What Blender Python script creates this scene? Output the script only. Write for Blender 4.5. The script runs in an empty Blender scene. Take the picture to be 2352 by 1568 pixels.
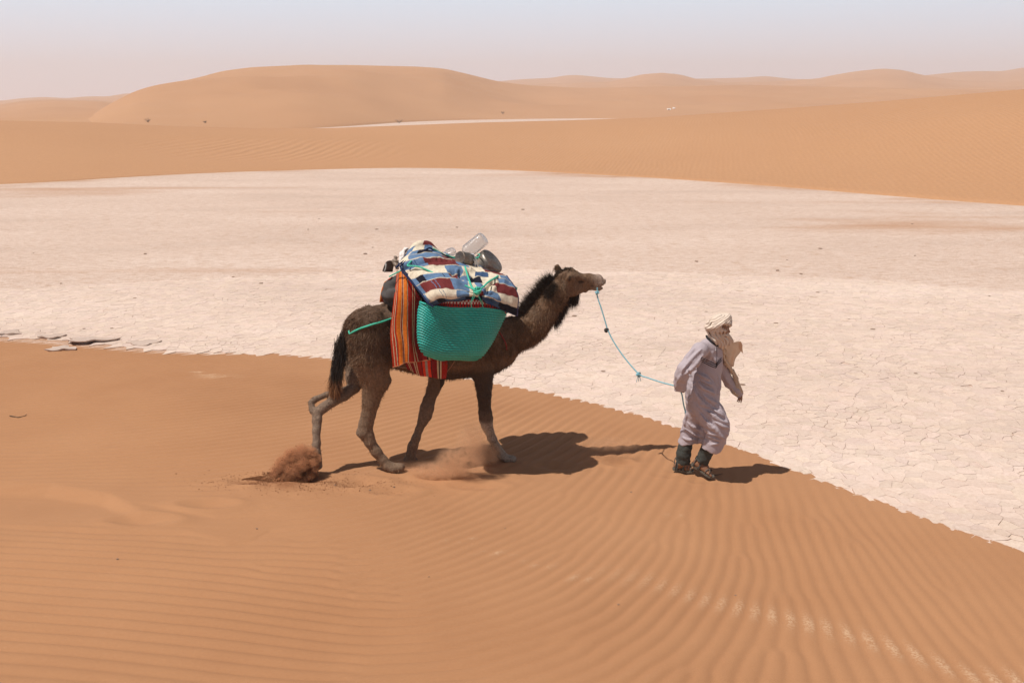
import bpy, bmesh, math, random
import numpy as np
from mathutils import Vector
from mathutils.geometry import delaunay_2d_cdt
try:
    import openvdb
except ImportError:
    import pyopenvdb as openvdb
sc = bpy.context.scene
COL = sc.collection
RNG = np.random.default_rng(7)
R = math.radians

# ------------------------------------------------------------------ camera
CAM_H, PITCH, FOC = 3.8, R(13.5), 2287.0     # FOC: focal length in the 2352 px wide measuring frame
cam_d = bpy.data.cameras.new('camera'); cam = bpy.data.objects.new('camera', cam_d); COL.objects.link(cam)
cam.location = (0, 0, CAM_H); cam.rotation_euler = (R(90) - PITCH, 0, 0)
cam_d.sensor_width = 36; cam_d.lens = 36 * FOC / 2352
cam_d.clip_start = .05; cam_d.clip_end = 12000
sc.camera = cam
# ------------------------------------------------------------------ sky, sun, exposure
SUN_EL = R(63.5); SUN_AZ_DIR = np.array([.89, .42])          # the way the light travels over the ground
SUN_AZ_DIR = SUN_AZ_DIR / np.linalg.norm(SUN_AZ_DIR)
world = bpy.data.worlds.new('World'); sc.world = world; world.use_nodes = True
wn = world.node_tree.nodes; wl = world.node_tree.links; wn.clear()
wo = wn.new('ShaderNodeOutputWorld'); bg = wn.new('ShaderNodeBackground'); sky = wn.new('ShaderNodeTexSky')
sky.sky_type = 'NISHITA'; sky.sun_disc = False; sky.sun_elevation = SUN_EL
sky.sun_rotation = math.atan2(-SUN_AZ_DIR[0], -SUN_AZ_DIR[1])
sky.air_density = 1.0; sky.dust_density = 1.2; sky.ozone_density = 1.0; sky.altitude = 700
hs = wn.new('ShaderNodeHueSaturation'); hs.inputs['Saturation'].default_value = .55
tint = wn.new('ShaderNodeMix'); tint.data_type = 'RGBA'; tint.blend_type = 'MULTIPLY'
tint.inputs[0].default_value = 1; tint.inputs[7].default_value = (1.0, .955, 1.0, 1)
wl.new(sky.outputs[0], hs.inputs['Color']); wl.new(hs.outputs[0], tint.inputs[6])
# dust makes the lowest fifteen degrees of the sky pale all the way round
SKY_K = .05
tc = wn.new('ShaderNodeTexCoord'); sx = wn.new('ShaderNodeSeparateXYZ'); wl.new(tc.outputs['Generated'], sx.inputs[0])
pr = wn.new('ShaderNodeValToRGB'); pe = pr.color_ramp.elements; pe.new(.5)
for e_, p_, c_ in zip(pe, (0, .045, .115), ((.84, .77, .86), (.80, .85, .97), (.72, .93, 1.12))): e_.position = p_; e_.color = (*c_, 1)
wl.new(sx.outputs[2], pr.inputs[0])
fr = wn.new('ShaderNodeValToRGB'); fe = fr.color_ramp.elements; fr.color_ramp.interpolation = 'EASE'
fe[0].position = .11; fe[0].color = (1, 1, 1, 1); fe[1].position = .30; fe[1].color = (0, 0, 0, 1); wl.new(sx.outputs[2], fr.inputs[0])
sk = wn.new('ShaderNodeVectorMath'); sk.operation = 'SCALE'; sk.inputs['Scale'].default_value = 1 / SKY_K; wl.new(pr.outputs[0], sk.inputs[0])
hm = wn.new('ShaderNodeMix'); hm.data_type = 'RGBA'; wl.new(fr.outputs[0], hm.inputs[0]); wl.new(tint.outputs[2], hm.inputs[6]); wl.new(sk.outputs[0], hm.inputs[7])
wl.new(hm.outputs[2], bg.inputs[0])
bg.inputs[1].default_value = SKY_K; wl.new(bg.outputs[0], wo.inputs[0])
sun_d = bpy.data.lights.new('sun', 'SUN'); sun = bpy.data.objects.new('sun', sun_d); COL.objects.link(sun)
sun_d.energy = 4.9; sun_d.angle = R(.53); sun_d.color = (1.0, .95, .88)
ld = Vector((SUN_AZ_DIR[0] * math.cos(SUN_EL), SUN_AZ_DIR[1] * math.cos(SUN_EL), -math.sin(SUN_EL)))
sun.rotation_euler = ld.to_track_quat('-Z', 'Y').to_euler(); sun.location = (-20, -6, 40)
sc.view_settings.view_transform = 'Standard'; sc.view_settings.look = 'None'
sc.view_settings.exposure = -.06; sc.view_settings.gamma = 1; sc.view_settings.use_curve_mapping = False
sc.cycles.use_denoising = True; sc.cycles.max_bounces = 8; sc.cycles.volume_bounces = 2
sc.cycles.transparent_max_bounces = 16

# ------------------------------------------------------------------ helpers
CP, SP = math.cos(PITCH), math.sin(PITCH)
def ray(x, y):
    dx = (np.asarray(x, float) - 1176) / FOC; dz = -(np.asarray(y, float) - 784) / FOC
    return np.stack([dx, CP + dz * SP, -SP + dz * CP], -1)
def P(x, y, Y):
    """the real point at distance Y in front of the camera foot, sighted along measuring-frame point (x, y)"""
    d = ray(x, y); t = np.asarray(Y, float) / d[..., 1]
    return np.array([0, 0, CAM_H]) + d * t[..., None] if np.ndim(t) else np.array([0, 0, CAM_H]) + d * t
def ground_hit(x, y, z=0.):
    d = ray(x, y); t = (z - CAM_H) / d[..., 2]
    return np.array([0, 0, CAM_H]) + d * np.asarray(t)[..., None] if np.ndim(t) else np.array([0, 0, CAM_H]) + d * t
def tag(o, label=None, cat=None, group=None, kind=None):
    if label: o['label'] = label
    if cat: o['category'] = cat
    if group: o['group'] = group
    if kind: o['kind'] = kind
    return o
def empty(name, loc, label, cat):
    o = bpy.data.objects.new(name, None); COL.objects.link(o); o.location = loc; o.empty_display_size = .2
    o['_loc'] = list(map(float, loc)); return tag(o, label, cat)
def mesh_obj(name, V, F, mat=None, parent=None, smooth=True, col=None, attrs=None, link=True):
    """F: (n,3) / (n,4) array or list of lists. Vertices are in world space; a parent's place is taken off."""
    V = np.asarray(V, np.float32).reshape(-1, 3)
    me = bpy.data.meshes.new(name)
    if isinstance(F, np.ndarray):
        n, k = F.shape
        me.vertices.add(len(V)); me.loops.add(n * k); me.polygons.add(n)
        me.loops.foreach_set('vertex_index', F.astype(np.int32).ravel())
        me.polygons.foreach_set('loop_start', (np.arange(n) * k).astype(np.int32))
        me.polygons.foreach_set('loop_total', np.full(n, k, np.int32))
    else:
        n = len(F); tot = np.array([len(f) for f in F], np.int32)
        me.vertices.add(len(V)); me.loops.add(int(tot.sum())); me.polygons.add(n)
        me.loops.foreach_set('vertex_index', np.concatenate([np.asarray(f) for f in F]).astype(np.int32))
        me.polygons.foreach_set('loop_start', (np.cumsum(tot) - tot).astype(np.int32))
        me.polygons.foreach_set('loop_total', tot)
    base = np.array(parent['_loc']) if parent is not None and '_loc' in parent else np.zeros(3)
    me.vertices.foreach_set('co', (V - base).astype(np.float32).ravel())
    me.polygons.foreach_set('use_smooth', np.full(n, smooth))
    if col is not None:
        a = me.color_attributes.new('Col', 'FLOAT_COLOR', 'POINT')
        c = np.ones((len(V), 4), np.float32); c[:, :3] = col; a.data.foreach_set('color', c.ravel())
    for k_, v_ in (attrs or {}).items():
        a = me.attributes.new(k_, 'FLOAT', 'POINT'); a.data.foreach_set('value', np.asarray(v_, np.float32).ravel())
    me.update(calc_edges=True); me.validate()
    o = bpy.data.objects.new(name, me)
    if link: COL.objects.link(o)
    if mat: me.materials.append(mat)
    if parent is not None: o.parent = parent
    return o
def grid_faces(n, m, wrap=False):
    i, j = np.meshgrid(np.arange(n - 1), np.arange(m if wrap else m - 1), indexing='ij'); j2 = (j + 1) % m
    return np.stack([i * m + j, i * m + j2, (i + 1) * m + j2, (i + 1) * m + j], -1).reshape(-1, 4)
# value noise -------------------------------------------------------
_perm = np.random.default_rng(3).permutation(4096); _val = np.random.default_rng(4).random(4096) * 2 - 1
def _h(ix, iy, iz): return _val[_perm[(_perm[(_perm[ix & 4095] + iy) & 4095] + iz) & 4095]]
def vnoise(p, s=1., seed=0):
    p = np.asarray(p, float) * s + seed * 17.31; ip = np.floor(p).astype(int); f = p - ip; f = f * f * (3 - 2 * f)
    x, y, z = ip[..., 0], ip[..., 1], ip[..., 2]; out = 0
    for a in (0, 1):
        for b in (0, 1):
            for c in (0, 1):
                w = (f[..., 0] if a else 1 - f[..., 0]) * (f[..., 1] if b else 1 - f[..., 1]) * (f[..., 2] if c else 1 - f[..., 2])
                out = out + w * _h(x + a, y + b, z + c)
    return out
def fbm(p, s=1., o=3, seed=0):
    r = 0; a = 1.
    for i in range(o): r = r + a * vnoise(p, s * 2 ** i, seed + i); a *= .5
    return r / 1.6
def n2(x, y, s=1., o=3, seed=0):
    return fbm(np.stack([x, y, np.zeros_like(x) + seed * 3.7], -1), s, o, seed)
def sstep(a, b, x):
    t = np.clip((x - a) / (b - a), 0, 1); return t * t * (3 - 2 * t)
# material builder ---------------------------------------------------
class M:
    def __init__(s, name, rough=.8, **kw):
        s.m = bpy.data.materials.new(name); s.m.use_nodes = True; s.t = s.m.node_tree; s.n = s.t.nodes; s.l = s.t.links
        s.b = s.n['Principled BSDF']; s.b.inputs['Roughness'].default_value = rough
        s.b.inputs['Specular IOR Level'].default_value = kw.pop('spec', .3)
        for k, v in kw.items(): s.b.inputs[k.replace('_', ' ')].default_value = v
    def node(s, typ, ins=None, **props):
        n = s.n.new(typ)
        for k, v in props.items(): setattr(n, k, v)
        for k, v in (ins or {}).items():
            if hasattr(v, 'is_output') or isinstance(v, bpy.types.NodeSocket): s.l.new(v, n.inputs[k])
            else: n.inputs[k].default_value = v
        return n
    def coord(s, scale=(1, 1, 1), world_=True, rot=(0, 0, 0)):
        c = s.node('ShaderNodeNewGeometry').outputs['Position'] if world_ else s.node('ShaderNodeTexCoord').outputs['Object']
        return s.node('ShaderNodeMapping', {'Vector': c, 'Scale': scale, 'Rotation': rot}).outputs[0]
    def noise(s, vec, scale, detail=3, rough=.55, dist=0):
        return s.node('ShaderNodeTexNoise', {'Vector': vec, 'Scale': scale, 'Detail': detail, 'Roughness': rough, 'Distortion': dist}).outputs[0]
    def ramp(s, fac, stops, interp='LINEAR'):
        n = s.node('ShaderNodeValToRGB', {'Fac': fac}); n.color_ramp.interpolation = interp; e = n.color_ramp.elements
        while len(e) < len(stops): e.new(.5)
        for i, (p, c) in enumerate(stops):
            e[i].position = p; e[i].color = (*c, 1) if hasattr(c, '__len__') else (c, c, c, 1)
        return n.outputs[0]
    def mix(s, fac, a, b, blend='MIX'):
        f = lambda v: v if isinstance(v, bpy.types.NodeSocket) else (*v, 1) if hasattr(v, '__len__') else v
        return s.node('ShaderNodeMix', {0: f(fac), 6: f(a), 7: f(b)}, data_type='RGBA', blend_type=blend).outputs[2]
    def math(s, op, a, b=0., c=None):
        ins = {0: a, 1: b}
        if c is not None: ins[2] = c
        return s.node('ShaderNodeMath', ins, operation=op).outputs[0]
    def attr(s, name, out='Fac'): return s.node('ShaderNodeAttribute', attribute_name=name).outputs[out]
    def bump(s, h, strength=.5, dist=.01, prev=None):
        ins = {'Height': h, 'Strength': strength, 'Distance': dist}
        if prev is not None: ins['Normal'] = prev
        n = s.node('ShaderNodeBump', ins).outputs[0]; s.l.new(n, s.b.inputs['Normal']); return n
    def color(s, c): 
        if isinstance(c, bpy.types.NodeSocket): s.l.new(c, s.b.inputs['Base Color'])
        else: s.b.inputs['Base Color'].default_value = (*c, 1)
        return s

# ================================================================== THE LARGE GROUND
EDGE_PIX = np.array([(-1500, 760), (-600, 762), (0, 766), (200, 778), (370, 798), (640, 808), (760, 825), (905, 848), (1130, 880), (1300, 912), (1470, 953), (1565, 981),
                     (1659, 1018), (1812, 1077), (1960, 1130), (2100, 1186), (2352, 1270), (2700, 1385), (3300, 1560)], float)
_e = ground_hit(EDGE_PIX[:, 0], EDGE_PIX[:, 1])
def edge_y(x): return np.interp(x, _e[:, 0], _e[:, 1])
# smooth height of the dune: slope times the distance from its foot, rounded off inland
_gx = np.arange(-16, 16.01, .1); _gy = np.arange(-6, 20.01, .1)
_GX, _GY = np.meshgrid(_gx, _gy, indexing='ij')
_ex = np.arange(-14, 14, .12); _ey = edge_y(_ex)
_ey = np.convolve(np.pad(_ey, 5, 'edge'), np.ones(11) / 11, 'valid')
_D = np.min(np.hypot(_GX[..., None] - _ex, _GY[..., None] - _ey), -1); _D = _D * np.sign(np.interp(_GX, _ex, _ey) - _GY)
_S = .046 * _D + .0075 * np.maximum(_D - 4.5, 0) ** 2 - .02 * np.clip((-_GX - 3) / 4, 0, 1)
def _blur(a, n):
    k = np.hanning(n + 2)[1:-1]; k /= k.sum(); h = n // 2
    a = np.apply_along_axis(lambda r: np.convolve(np.pad(r, h, 'reflect', reflect_type='odd'), k, 'valid'), 0, a)
    return np.apply_along_axis(lambda r: np.convolve(np.pad(r, h, 'reflect', reflect_type='odd'), k, 'valid'), 1, a)
_Sb1, _Sb2 = _blur(_S, 9), _blur(_S, 31)
_w = sstep(.4, 3., _D) if 'sstep' in globals() else np.clip((_D - .4) / 2.6, 0, 1) ** 2 * (3 - 2 * np.clip((_D - .4) / 2.6, 0, 1))
_S = _Sb1 * (1 - _w) + _Sb2 * _w
def _bil(A, x, y):
    fx = np.clip((x + 16) / .1, 0, A.shape[0] - 1.01); fy = np.clip((y + 6) / .1, 0, A.shape[1] - 1.01); ix, iy = fx.astype(int), fy.astype(int); fx, fy = fx - ix, fy - iy
    return A[ix, iy] * (1 - fx) * (1 - fy) + A[ix + 1, iy] * fx * (1 - fy) + A[ix, iy + 1] * (1 - fx) * fy + A[ix + 1, iy + 1] * fx * fy
def sand_hit(x, y):
    d = ray(float(x), float(y)); t = np.linspace(3, 26, 3000); p = np.array([0, 0, CAM_H]) + d * t[:, None]
    k = np.argmax(p[:, 2] < np.maximum(_bil(_S, p[:, 0], p[:, 1]), -.02)); return p[k]
def pix_xy(pts, z=None): return [tuple(sand_hit(a, b)[:2]) for a, b in pts]
# crest direction of the wind ripples, degrees from +x, at places on the ground
DIRS = [((100, 1050), 6), ((300, 1000), 22), ((300, 850), 22), ((600, 880), 34), ((650, 1000), 36), ((900, 960), 46), ((1050, 1000), 56), ((1250, 950), 66), ((1150, 1180), 58),
        ((100, 1230), -4), ((350, 1250), -5), ((600, 1260), -6), ((732, 1213), 30), ((1025, 1237), 50), ((635, 1360), -10), ((781, 1433), -12), ((1025, 1490), 14), ((1074, 1370), 36),
        ((1260, 1300), 56), ((1461, 1158), 70), ((1626, 1240), 80), ((1543, 1323), 68), ((1875, 1282), 88), ((2000, 1406), 88), ((2206, 1300), 84), ((1668, 1489), 62),
        ((1461, 1489), 50), ((1250, 1500), 34), ((1700, 1120), 82), ((2150, 1530), 90), ((1950, 1530), 86), ((2300, 1400), 84), ((300, 1450), -8), ((0, 1400), -6)]
_dp = np.array(pix_xy([d[0] for d in DIRS])); _da = np.radians([d[1] for d in DIRS])
def ripple_dir(x, y):
    w = 1 / (((x[..., None] - _dp[:, 0]) ** 2 + (y[..., None] - _dp[:, 1]) ** 2) + .15) ** 1.5
    a = (w * np.sin(2 * _da)).sum(-1); b = (w * np.cos(2 * _da)).sum(-1)
    return .5 * np.arctan2(a, b)
RX0, RX1, RY0, RY1, RS = -10.5, 10.5, 2.0, 19.0, .025
def build_phasor():
    nx, ny = int((RX1 - RX0) / RS), int((RY1 - RY0) / RS)
    G = np.zeros((nx, ny), np.complex64); sp = .36; sig = .30; win = .72
    kx = np.arange(RX0, RX1, sp); ky = np.arange(RY0, RY1, sp)
    K = np.stack(np.meshgrid(kx, ky, indexing='ij'), -1); nk, mk = K.shape[:2]
    K = K + RNG.uniform(-.12, .12, K.shape)
    th = ripple_dir(K[..., 0], K[..., 1]) + .17 * n2(K[..., 0], K[..., 1], .8, 3, 5)
    lam = np.interp(K[..., 1], [4, 8, 12, 18], [.135, .124, .135, .155]) * (1 + .20 * n2(K[..., 0], K[..., 1], .6, 2, 8))
    kv = np.stack([-np.sin(th), np.cos(th)], -1) * (2 * np.pi / lam)[..., None]
    ph = np.zeros((nk, mk))
    # line the phases up with the neighbours, sweeping in rows
    for sweep in range(3):
        for i in range(nk):
            for j in range(mk):
                i0, i1, j0, j1 = max(i - 2, 0), min(i + 3, nk), max(j - 2, 0), min(j + 3, mk)
                if sweep == 0: 
                    if i == 0 and j == 0: continue
                d = K[i, j] - K[i0:i1, j0:j1]; km = .5 * (kv[i0:i1, j0:j1] + kv[i, j])
                val = np.exp(-(d ** 2).sum(-1) / (2 * sig ** 2)) * np.exp(1j * ((km * d).sum(-1) + ph[i0:i1, j0:j1]))
                msk = np.ones(val.shape, bool); msk[i - i0, j - j0] = False
                if sweep == 0:
                    ii, jj = np.meshgrid(np.arange(i0, i1), np.arange(j0, j1), indexing='ij'); msk &= (ii < i) | ((ii == i) & (jj < j))
                ph[i, j] = np.angle(val[msk].sum())
    w = int(win / RS)
    for i in range(nk):
        for j in range(mk):
            ci, cj = int((K[i, j, 0] - RX0) / RS), int((K[i, j, 1] - RY0) / RS)
            a0, a1, b0, b1 = max(ci - w, 0), min(ci + w, nx), max(cj - w, 0), min(cj + w, ny)
            if a1 <= a0 or b1 <= b0: continue
            gx = (RX0 + np.arange(a0, a1) * RS - K[i, j, 0])[:, None]; gy = (RY0 + np.arange(b0, b1) * RS - K[i, j, 1])[None]
            ex = np.exp(-gx ** 2 / (2 * sig ** 2)) * np.exp(1j * kv[i, j, 0] * gx); ey = np.exp(-gy ** 2 / (2 * sig ** 2)) * np.exp(1j * (kv[i, j, 1] * gy + ph[i, j]))
            G[a0:a1, b0:b1] += ex * ey
    return G
GPH = build_phasor()
def ripple(x, y):
    fx = np.clip((x - RX0) / RS, 0, GPH.shape[0] - 1.01); fy = np.clip((y - RY0) / RS, 0, GPH.shape[1] - 1.01)
    ix, iy = fx.astype(int), fy.astype(int); fx, fy = fx - ix, fy - iy
    g = (GPH[ix, iy] * (1 - fx) * (1 - fy) + GPH[ix + 1, iy] * fx * (1 - fy) + GPH[ix, iy + 1] * (1 - fx) * fy + GPH[ix + 1, iy + 1] * fx * fy)
    a = np.abs(g); ph = np.angle(g); amp = np.clip(a / .9, 0, 1)
    s = np.sin(ph); return amp * (s + .22 * np.cos(2 * ph)), amp
def gmask(x, y, pts, rad, z=None):
    """soft mask round a list of spots: (px, py, rx, ry) in measuring frame px / metres"""
    m = np.zeros_like(x)
    for (a, b, rx, ry) in pts:
        c = sand_hit(a, b); m = np.maximum(m, np.exp(-(((x - c[0]) / rx) ** 2 + ((y - c[1]) / ry) ** 2) * rad))
    return m
TRAMPLE = [(620, 1130, .5, .5), (760, 1110, .5, .45), (880, 1105, .5, .4), (1000, 1110, .5, .4), (1120, 1100, .5, .4), (1230, 1090, .4, .3), (420, 1180, .9, .55), (200, 1160, 1.1, .6), (0, 1170, 1.2, .6), (540, 1220, .6, .45), (1420, 1062, .28, .22)]
def ground(x, y, fine=True):
    x = np.asarray(x, float); y = np.asarray(y, float); x, y = np.broadcast_arrays(x, y); x = x.copy(); y = y.copy()
    d = _bil(_D, x, y)
    # the left edge is worn and wanders
    z = _bil(_S, x, y) + .055 * n2(x, y, .35, 2, 1) * sstep(0, 3, d) + .012 * n2(x, y, .9, 2, 13) * sstep(.3, 2, d) + .006 * n2(x, y, 1.7, 2, 2) * sstep(.2, 1.2, d)
    z = z - .02 * np.exp(-((d) / .5) ** 2) * sstep(-3, -5, x)
    # blown-out hollow with a small scarp on the left
    c = pix_xy([(0, 1106), (120, 1112), (250, 1136), (330, 1176), (420, 1200)], .75)
    cx = np.array([p[0] for p in c]); cy = np.array([p[1] for p in c])
    yy = np.interp(x, cx, cy); dd = yy - y; w = sstep(cx[-1] + .25, cx[-1] - 1.2, x)
    z = z - w * .085 * sstep(-.02, .22, dd) * np.exp(-np.maximum(dd, 0) / .9) + w * .008 * np.exp(-(dd / .2) ** 2)
    # small ledges below the hollow
    for (pp, amp, fall) in (([(0, 1205), (200, 1216), (420, 1222), (520, 1240)], .022, .3), ([(330, 1155), (500, 1186), (640, 1180), (760, 1176)], .016, .35), ([(380, 1236), (520, 1248), (580, 1238), (620, 1215)], .020, .3)):
        c = pix_xy(pp, .9); cx = np.array([p[0] for p in c]); cy = np.array([p[1] for p in c])
        yy = np.interp(x, cx, cy) + .04 * n2(x, y, 2.5, 2, 4); dd = yy - y; w = sstep(cx[0] - .3, cx[0] + .3, x) * sstep(cx[-1] + .4, cx[-1] - .5, x)
        z = z - w * amp * sstep(-.01, .06, dd) * np.exp(-np.maximum(dd, 0) / fall)
    if fine:
        tr = gmask(x, y, TRAMPLE, 1.2)
        r, amp = ripple(x, y)
        big = np.interp(x, [-3, 1, 3], [.0086, .0062, .0048]) * np.clip(1 + .9 * n2(x, y, .55, 3, 11), .2, 1.8) * (1 - .35 * sstep(6.5, 4.5, y) * sstep(.5, -1.5, x))
        quiet = 1 - .93 * np.clip(tr * 1.3, 0, 1)
        z = z + r * big * quiet * sstep(-.3, .25, d) * (.55 + .45 * sstep(.1, 1.2, d)) + .0010 * quiet * n2(x, y, 14, 2, 6)
        # churned sand where the feet went
        ch = gmask(x, y, TRAMPLE[:6] + [TRAMPLE[-1]], 1.6)
        z = z + ch * (.024 * n2(x, y, 2.6, 3, 21) + .006 * n2(x, y, 11, 2, 22))
        # prints
        for (a, b, rx, ry, dp) in [(1420, 1062, .14, .10, .03), (1275, 1072, .16, .11, .025), (1020, 1098, .2, .10, .04), (820, 1112, .22, .12, .04), (480, 1160, .2, .10, .03), (330, 1195, .22, .11, .03), (900, 1130, .2, .1, .03), (1100, 1120, .2, .1, .025), (690, 1104, .26, .12, .05), (600, 1108, .24, .10, .03),
                                   (1530, 1092, .12, .06, .008), (1612, 1104, .12, .07, .010)]:
            g = sand_hit(a, b); q = ((x - g[0]) / rx) ** 2 + ((y - g[1]) / ry) ** 2
            z = z - dp * np.exp(-q * 1.3) + dp * .45 * np.exp(-(np.sqrt(q) - 1.55) ** 2 * 5)
    return z
def gz(x, y): return float(ground(np.array([x]), np.array([y]), False)[0])
def foot_point(px, py):
    """where the sight line through (px, py) meets the sand"""
    d = ray(px, py); t = np.linspace(5, 25, 4001); p = np.array([0, 0, CAM_H]) + d * t[:, None]
    k = np.argmax(p[:, 2] < ground(p[:, 0], p[:, 1], False)); return p[k]

# ---- sand material
def sand_mat(name, near):
    m = M(name, .95, spec=.15)
    c = m.coord()
    big = m.noise(c, .35 if near else .02, 3)
    base = m.ramp(big, [(.3, (.310, .144, .069)), (.7, (.395, .203, .105))] if near else [(.3, (.41, .215, .108)), (.7, (.47, .26, .135))])
    if near:
        mid = m.noise(c, 3.0, 4, .6)
        base = m.mix(m.math('MULTIPLY', mid, .35), base, (.47, .24, .115))
        grain = m.noise(c, 260, 2, .7)
        base = m.mix(.30, base, m.ramp(grain, [(.25, (.22, .09, .04)), (.75, (.66, .36, .18))]), 'MIX')
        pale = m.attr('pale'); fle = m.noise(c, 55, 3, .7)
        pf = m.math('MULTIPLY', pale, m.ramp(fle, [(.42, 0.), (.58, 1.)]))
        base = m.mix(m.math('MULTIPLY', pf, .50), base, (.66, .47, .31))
        dk = m.attr('damp'); base = m.mix(m.math('MULTIPLY', dk, .8), base, (.20, .075, .032))
        m.color(base); n = m.bump(grain, .35, .002); m.bump(m.noise(c, 70, 3), .25, .004, n)
    else:
        st = m.noise(m.coord((.05, .25, .05)), 1.0, 3)
        base = m.mix(m.math('MULTIPLY', st, .3), base, (.50, .26, .13))
        gr = m.noise(c, 7, 4, .75); base = m.mix(.22, base, m.ramp(gr, [(.3, (.27, .12, .06)), (.7, (.60, .33, .17))]))
        w = m.node('ShaderNodeTexWave', {'Vector': m.coord((1, .55, 1), rot=(0, 0, .35)), 'Scale': 1.15, 'Distortion': 7.0, 'Detail': 3.0, 'Detail Scale': .35}, wave_type='BANDS').outputs[1]
        msk = m.ramp(m.noise(c, .05, 2), [(.35, .25), (.65, 1.)])
        lump = P(640, 352, 70.); lv = m.node('ShaderNodeVectorMath', {0: c, 1: tuple(lump)}, operation='SUBTRACT').outputs[0]; lv = m.node('ShaderNodeVectorMath', {0: lv, 1: (1 / 11., 1 / 9., 0)}, operation='MULTIPLY').outputs[0]
        ll = m.node('ShaderNodeVectorMath', {0: lv}, operation='LENGTH').outputs['Value']; lm = m.node('ShaderNodeMapRange', {0: ll, 1: 1., 2: .2, 3: 0., 4: 1.}).outputs[0]
        w2 = m.node('ShaderNodeTexWave', {'Vector': m.coord((1, .30, 1), rot=(0, 0, .5)), 'Scale': .38, 'Distortion': 9.0, 'Detail': 3.0, 'Detail Scale': .6}).outputs[1]
        m.color(base); n = m.bump(m.math('MULTIPLY', w, msk), .28, .03); n = m.bump(m.math('MULTIPLY', w2, lm), .40, .16, n); m.bump(gr, .3, .05, n)
    return m.m
SAND = sand_mat('near_sand', True); SAND_FAR = sand_mat('far_sand', False)

# ---- near dune sheet
nu = 1000
yv = np.concatenate([np.linspace(-4, 3.7, 24), np.arange(4.0, 16.6, .0225)]); yv = (yv + 4) / (yv[-1] + 4)
U, Vv = np.meshgrid(np.linspace(-.68, .68, nu), yv, indexing='xy')
yy0 = -4 + Vv * 20.5; X = U * (yy0 + 5.5); Ye = edge_y(X) + .8; Yg = -4 + Vv * (Ye + 4)
Z = ground(X, Yg)
rp, _ = ripple(X, Yg)
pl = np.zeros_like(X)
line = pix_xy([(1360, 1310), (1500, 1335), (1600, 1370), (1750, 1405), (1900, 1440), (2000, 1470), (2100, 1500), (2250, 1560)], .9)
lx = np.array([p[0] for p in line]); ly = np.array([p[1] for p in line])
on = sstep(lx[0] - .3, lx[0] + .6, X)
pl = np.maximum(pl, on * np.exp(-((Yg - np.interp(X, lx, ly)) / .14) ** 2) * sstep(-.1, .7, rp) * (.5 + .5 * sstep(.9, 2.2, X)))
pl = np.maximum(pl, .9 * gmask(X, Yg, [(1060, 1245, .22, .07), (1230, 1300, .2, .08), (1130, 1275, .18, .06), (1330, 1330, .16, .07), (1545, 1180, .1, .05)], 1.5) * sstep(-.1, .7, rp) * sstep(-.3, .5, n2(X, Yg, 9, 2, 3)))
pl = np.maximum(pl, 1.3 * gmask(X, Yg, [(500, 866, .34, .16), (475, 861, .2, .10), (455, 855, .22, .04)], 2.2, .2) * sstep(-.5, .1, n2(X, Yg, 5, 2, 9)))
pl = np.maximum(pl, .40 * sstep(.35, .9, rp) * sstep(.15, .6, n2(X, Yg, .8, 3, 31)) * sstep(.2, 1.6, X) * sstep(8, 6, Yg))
dm = gmask(X, Yg, [(640, 1120, .22, .10), (600, 1112, .25, .07), (690, 1108, .2, .12)], 1.2) * sstep(-.4, .2, n2(X, Yg, 6, 3, 9))
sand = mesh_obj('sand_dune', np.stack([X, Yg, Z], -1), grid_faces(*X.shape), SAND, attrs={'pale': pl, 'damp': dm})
tag(sand, 'near slope of orange sand covered in wind ripples, under the camel and the walker', kind='structure')

# ---- cracked clay flat
def clay_mat(name, near):
    m = M(name, .9, spec=.2); c = m.coord()
    base = m.ramp(m.noise(m.coord((.25, .8, 1)), .35, 5, .62), [(.30, (.52, .375, .30)), (.5, (.64, .475, .385)), (.7, (.72, .56, .47))])
    sp = m.noise(c, 2.3, 5, .7); base = m.mix(m.ramp(sp, [(.55, 0.), (.78, .45)]), base, (.47, .28, .165))
    gr = m.noise(c, 22, 5, .75); base = m.mix(.38, base, m.ramp(gr, [(.3, (.44, .34, .28)), (.7, (.82, .72, .65))]))
    if near:
        base = m.mix(1.0, base, m.attr('Col', 'Color'), 'MULTIPLY')
        m.color(base); n = m.bump(gr, .35, .006); m.bump(m.noise(c, 130, 3, .7), .25, .003, n)
    else:
        stx = m.noise(m.coord((.10, .45, 1), rot=(0, 0, -.25)), .55, 4, .6); rim = m.attr('rim')
        base = m.mix(m.ramp(m.math('ADD', stx, m.math('MULTIPLY', rim, .45)), [(.60, 0.), (.82, .75)]), base, (.43, .215, .105))
        vo = m.node('ShaderNodeTexVoronoi', {'Vector': m.node('ShaderNodeVectorMath', {0: c, 1: m.node('ShaderNodeTexNoise', {'Vector': c, 'Scale': 9.0, 'Detail': 3.0}).outputs[1]}, operation='ADD').outputs[0], 'Scale': 4.2}, feature='DISTANCE_TO_EDGE').outputs[0]
        w = m.noise(c, .9, 3)
        ck = m.ramp(m.math('DIVIDE', vo, m.math('ADD', w, .3)), [(.0, 1.), (.05, 0.)])
        base = m.mix(m.math('MULTIPLY', ck, .8), base, (.30, .17, .10))
        fg = m.noise(m.coord((3., 9., 3)), 1.0, 4, .75); base = m.mix(m.ramp(fg, [(.48, 0.), (.62, .55)]), base, (.42, .25, .155))  # horizontal streaks of small grain shadows put into the clay colour
        m.color(base); n = m.bump(m.math('SUBTRACT', gr, ck), .5, .008); m.bump(m.noise(c, 3.5, 5, .75), .35, .03, n)
    return m.m
CLAY = clay_mat('clay_plates', True); CLAY_FAR = clay_mat('clay_flat', False)
PLATE_FAR = 23.0
def plate_limit(x, y): return sstep(PLATE_FAR + 1.0, PLATE_FAR - 3.0, np.hypot(x, y))
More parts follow.
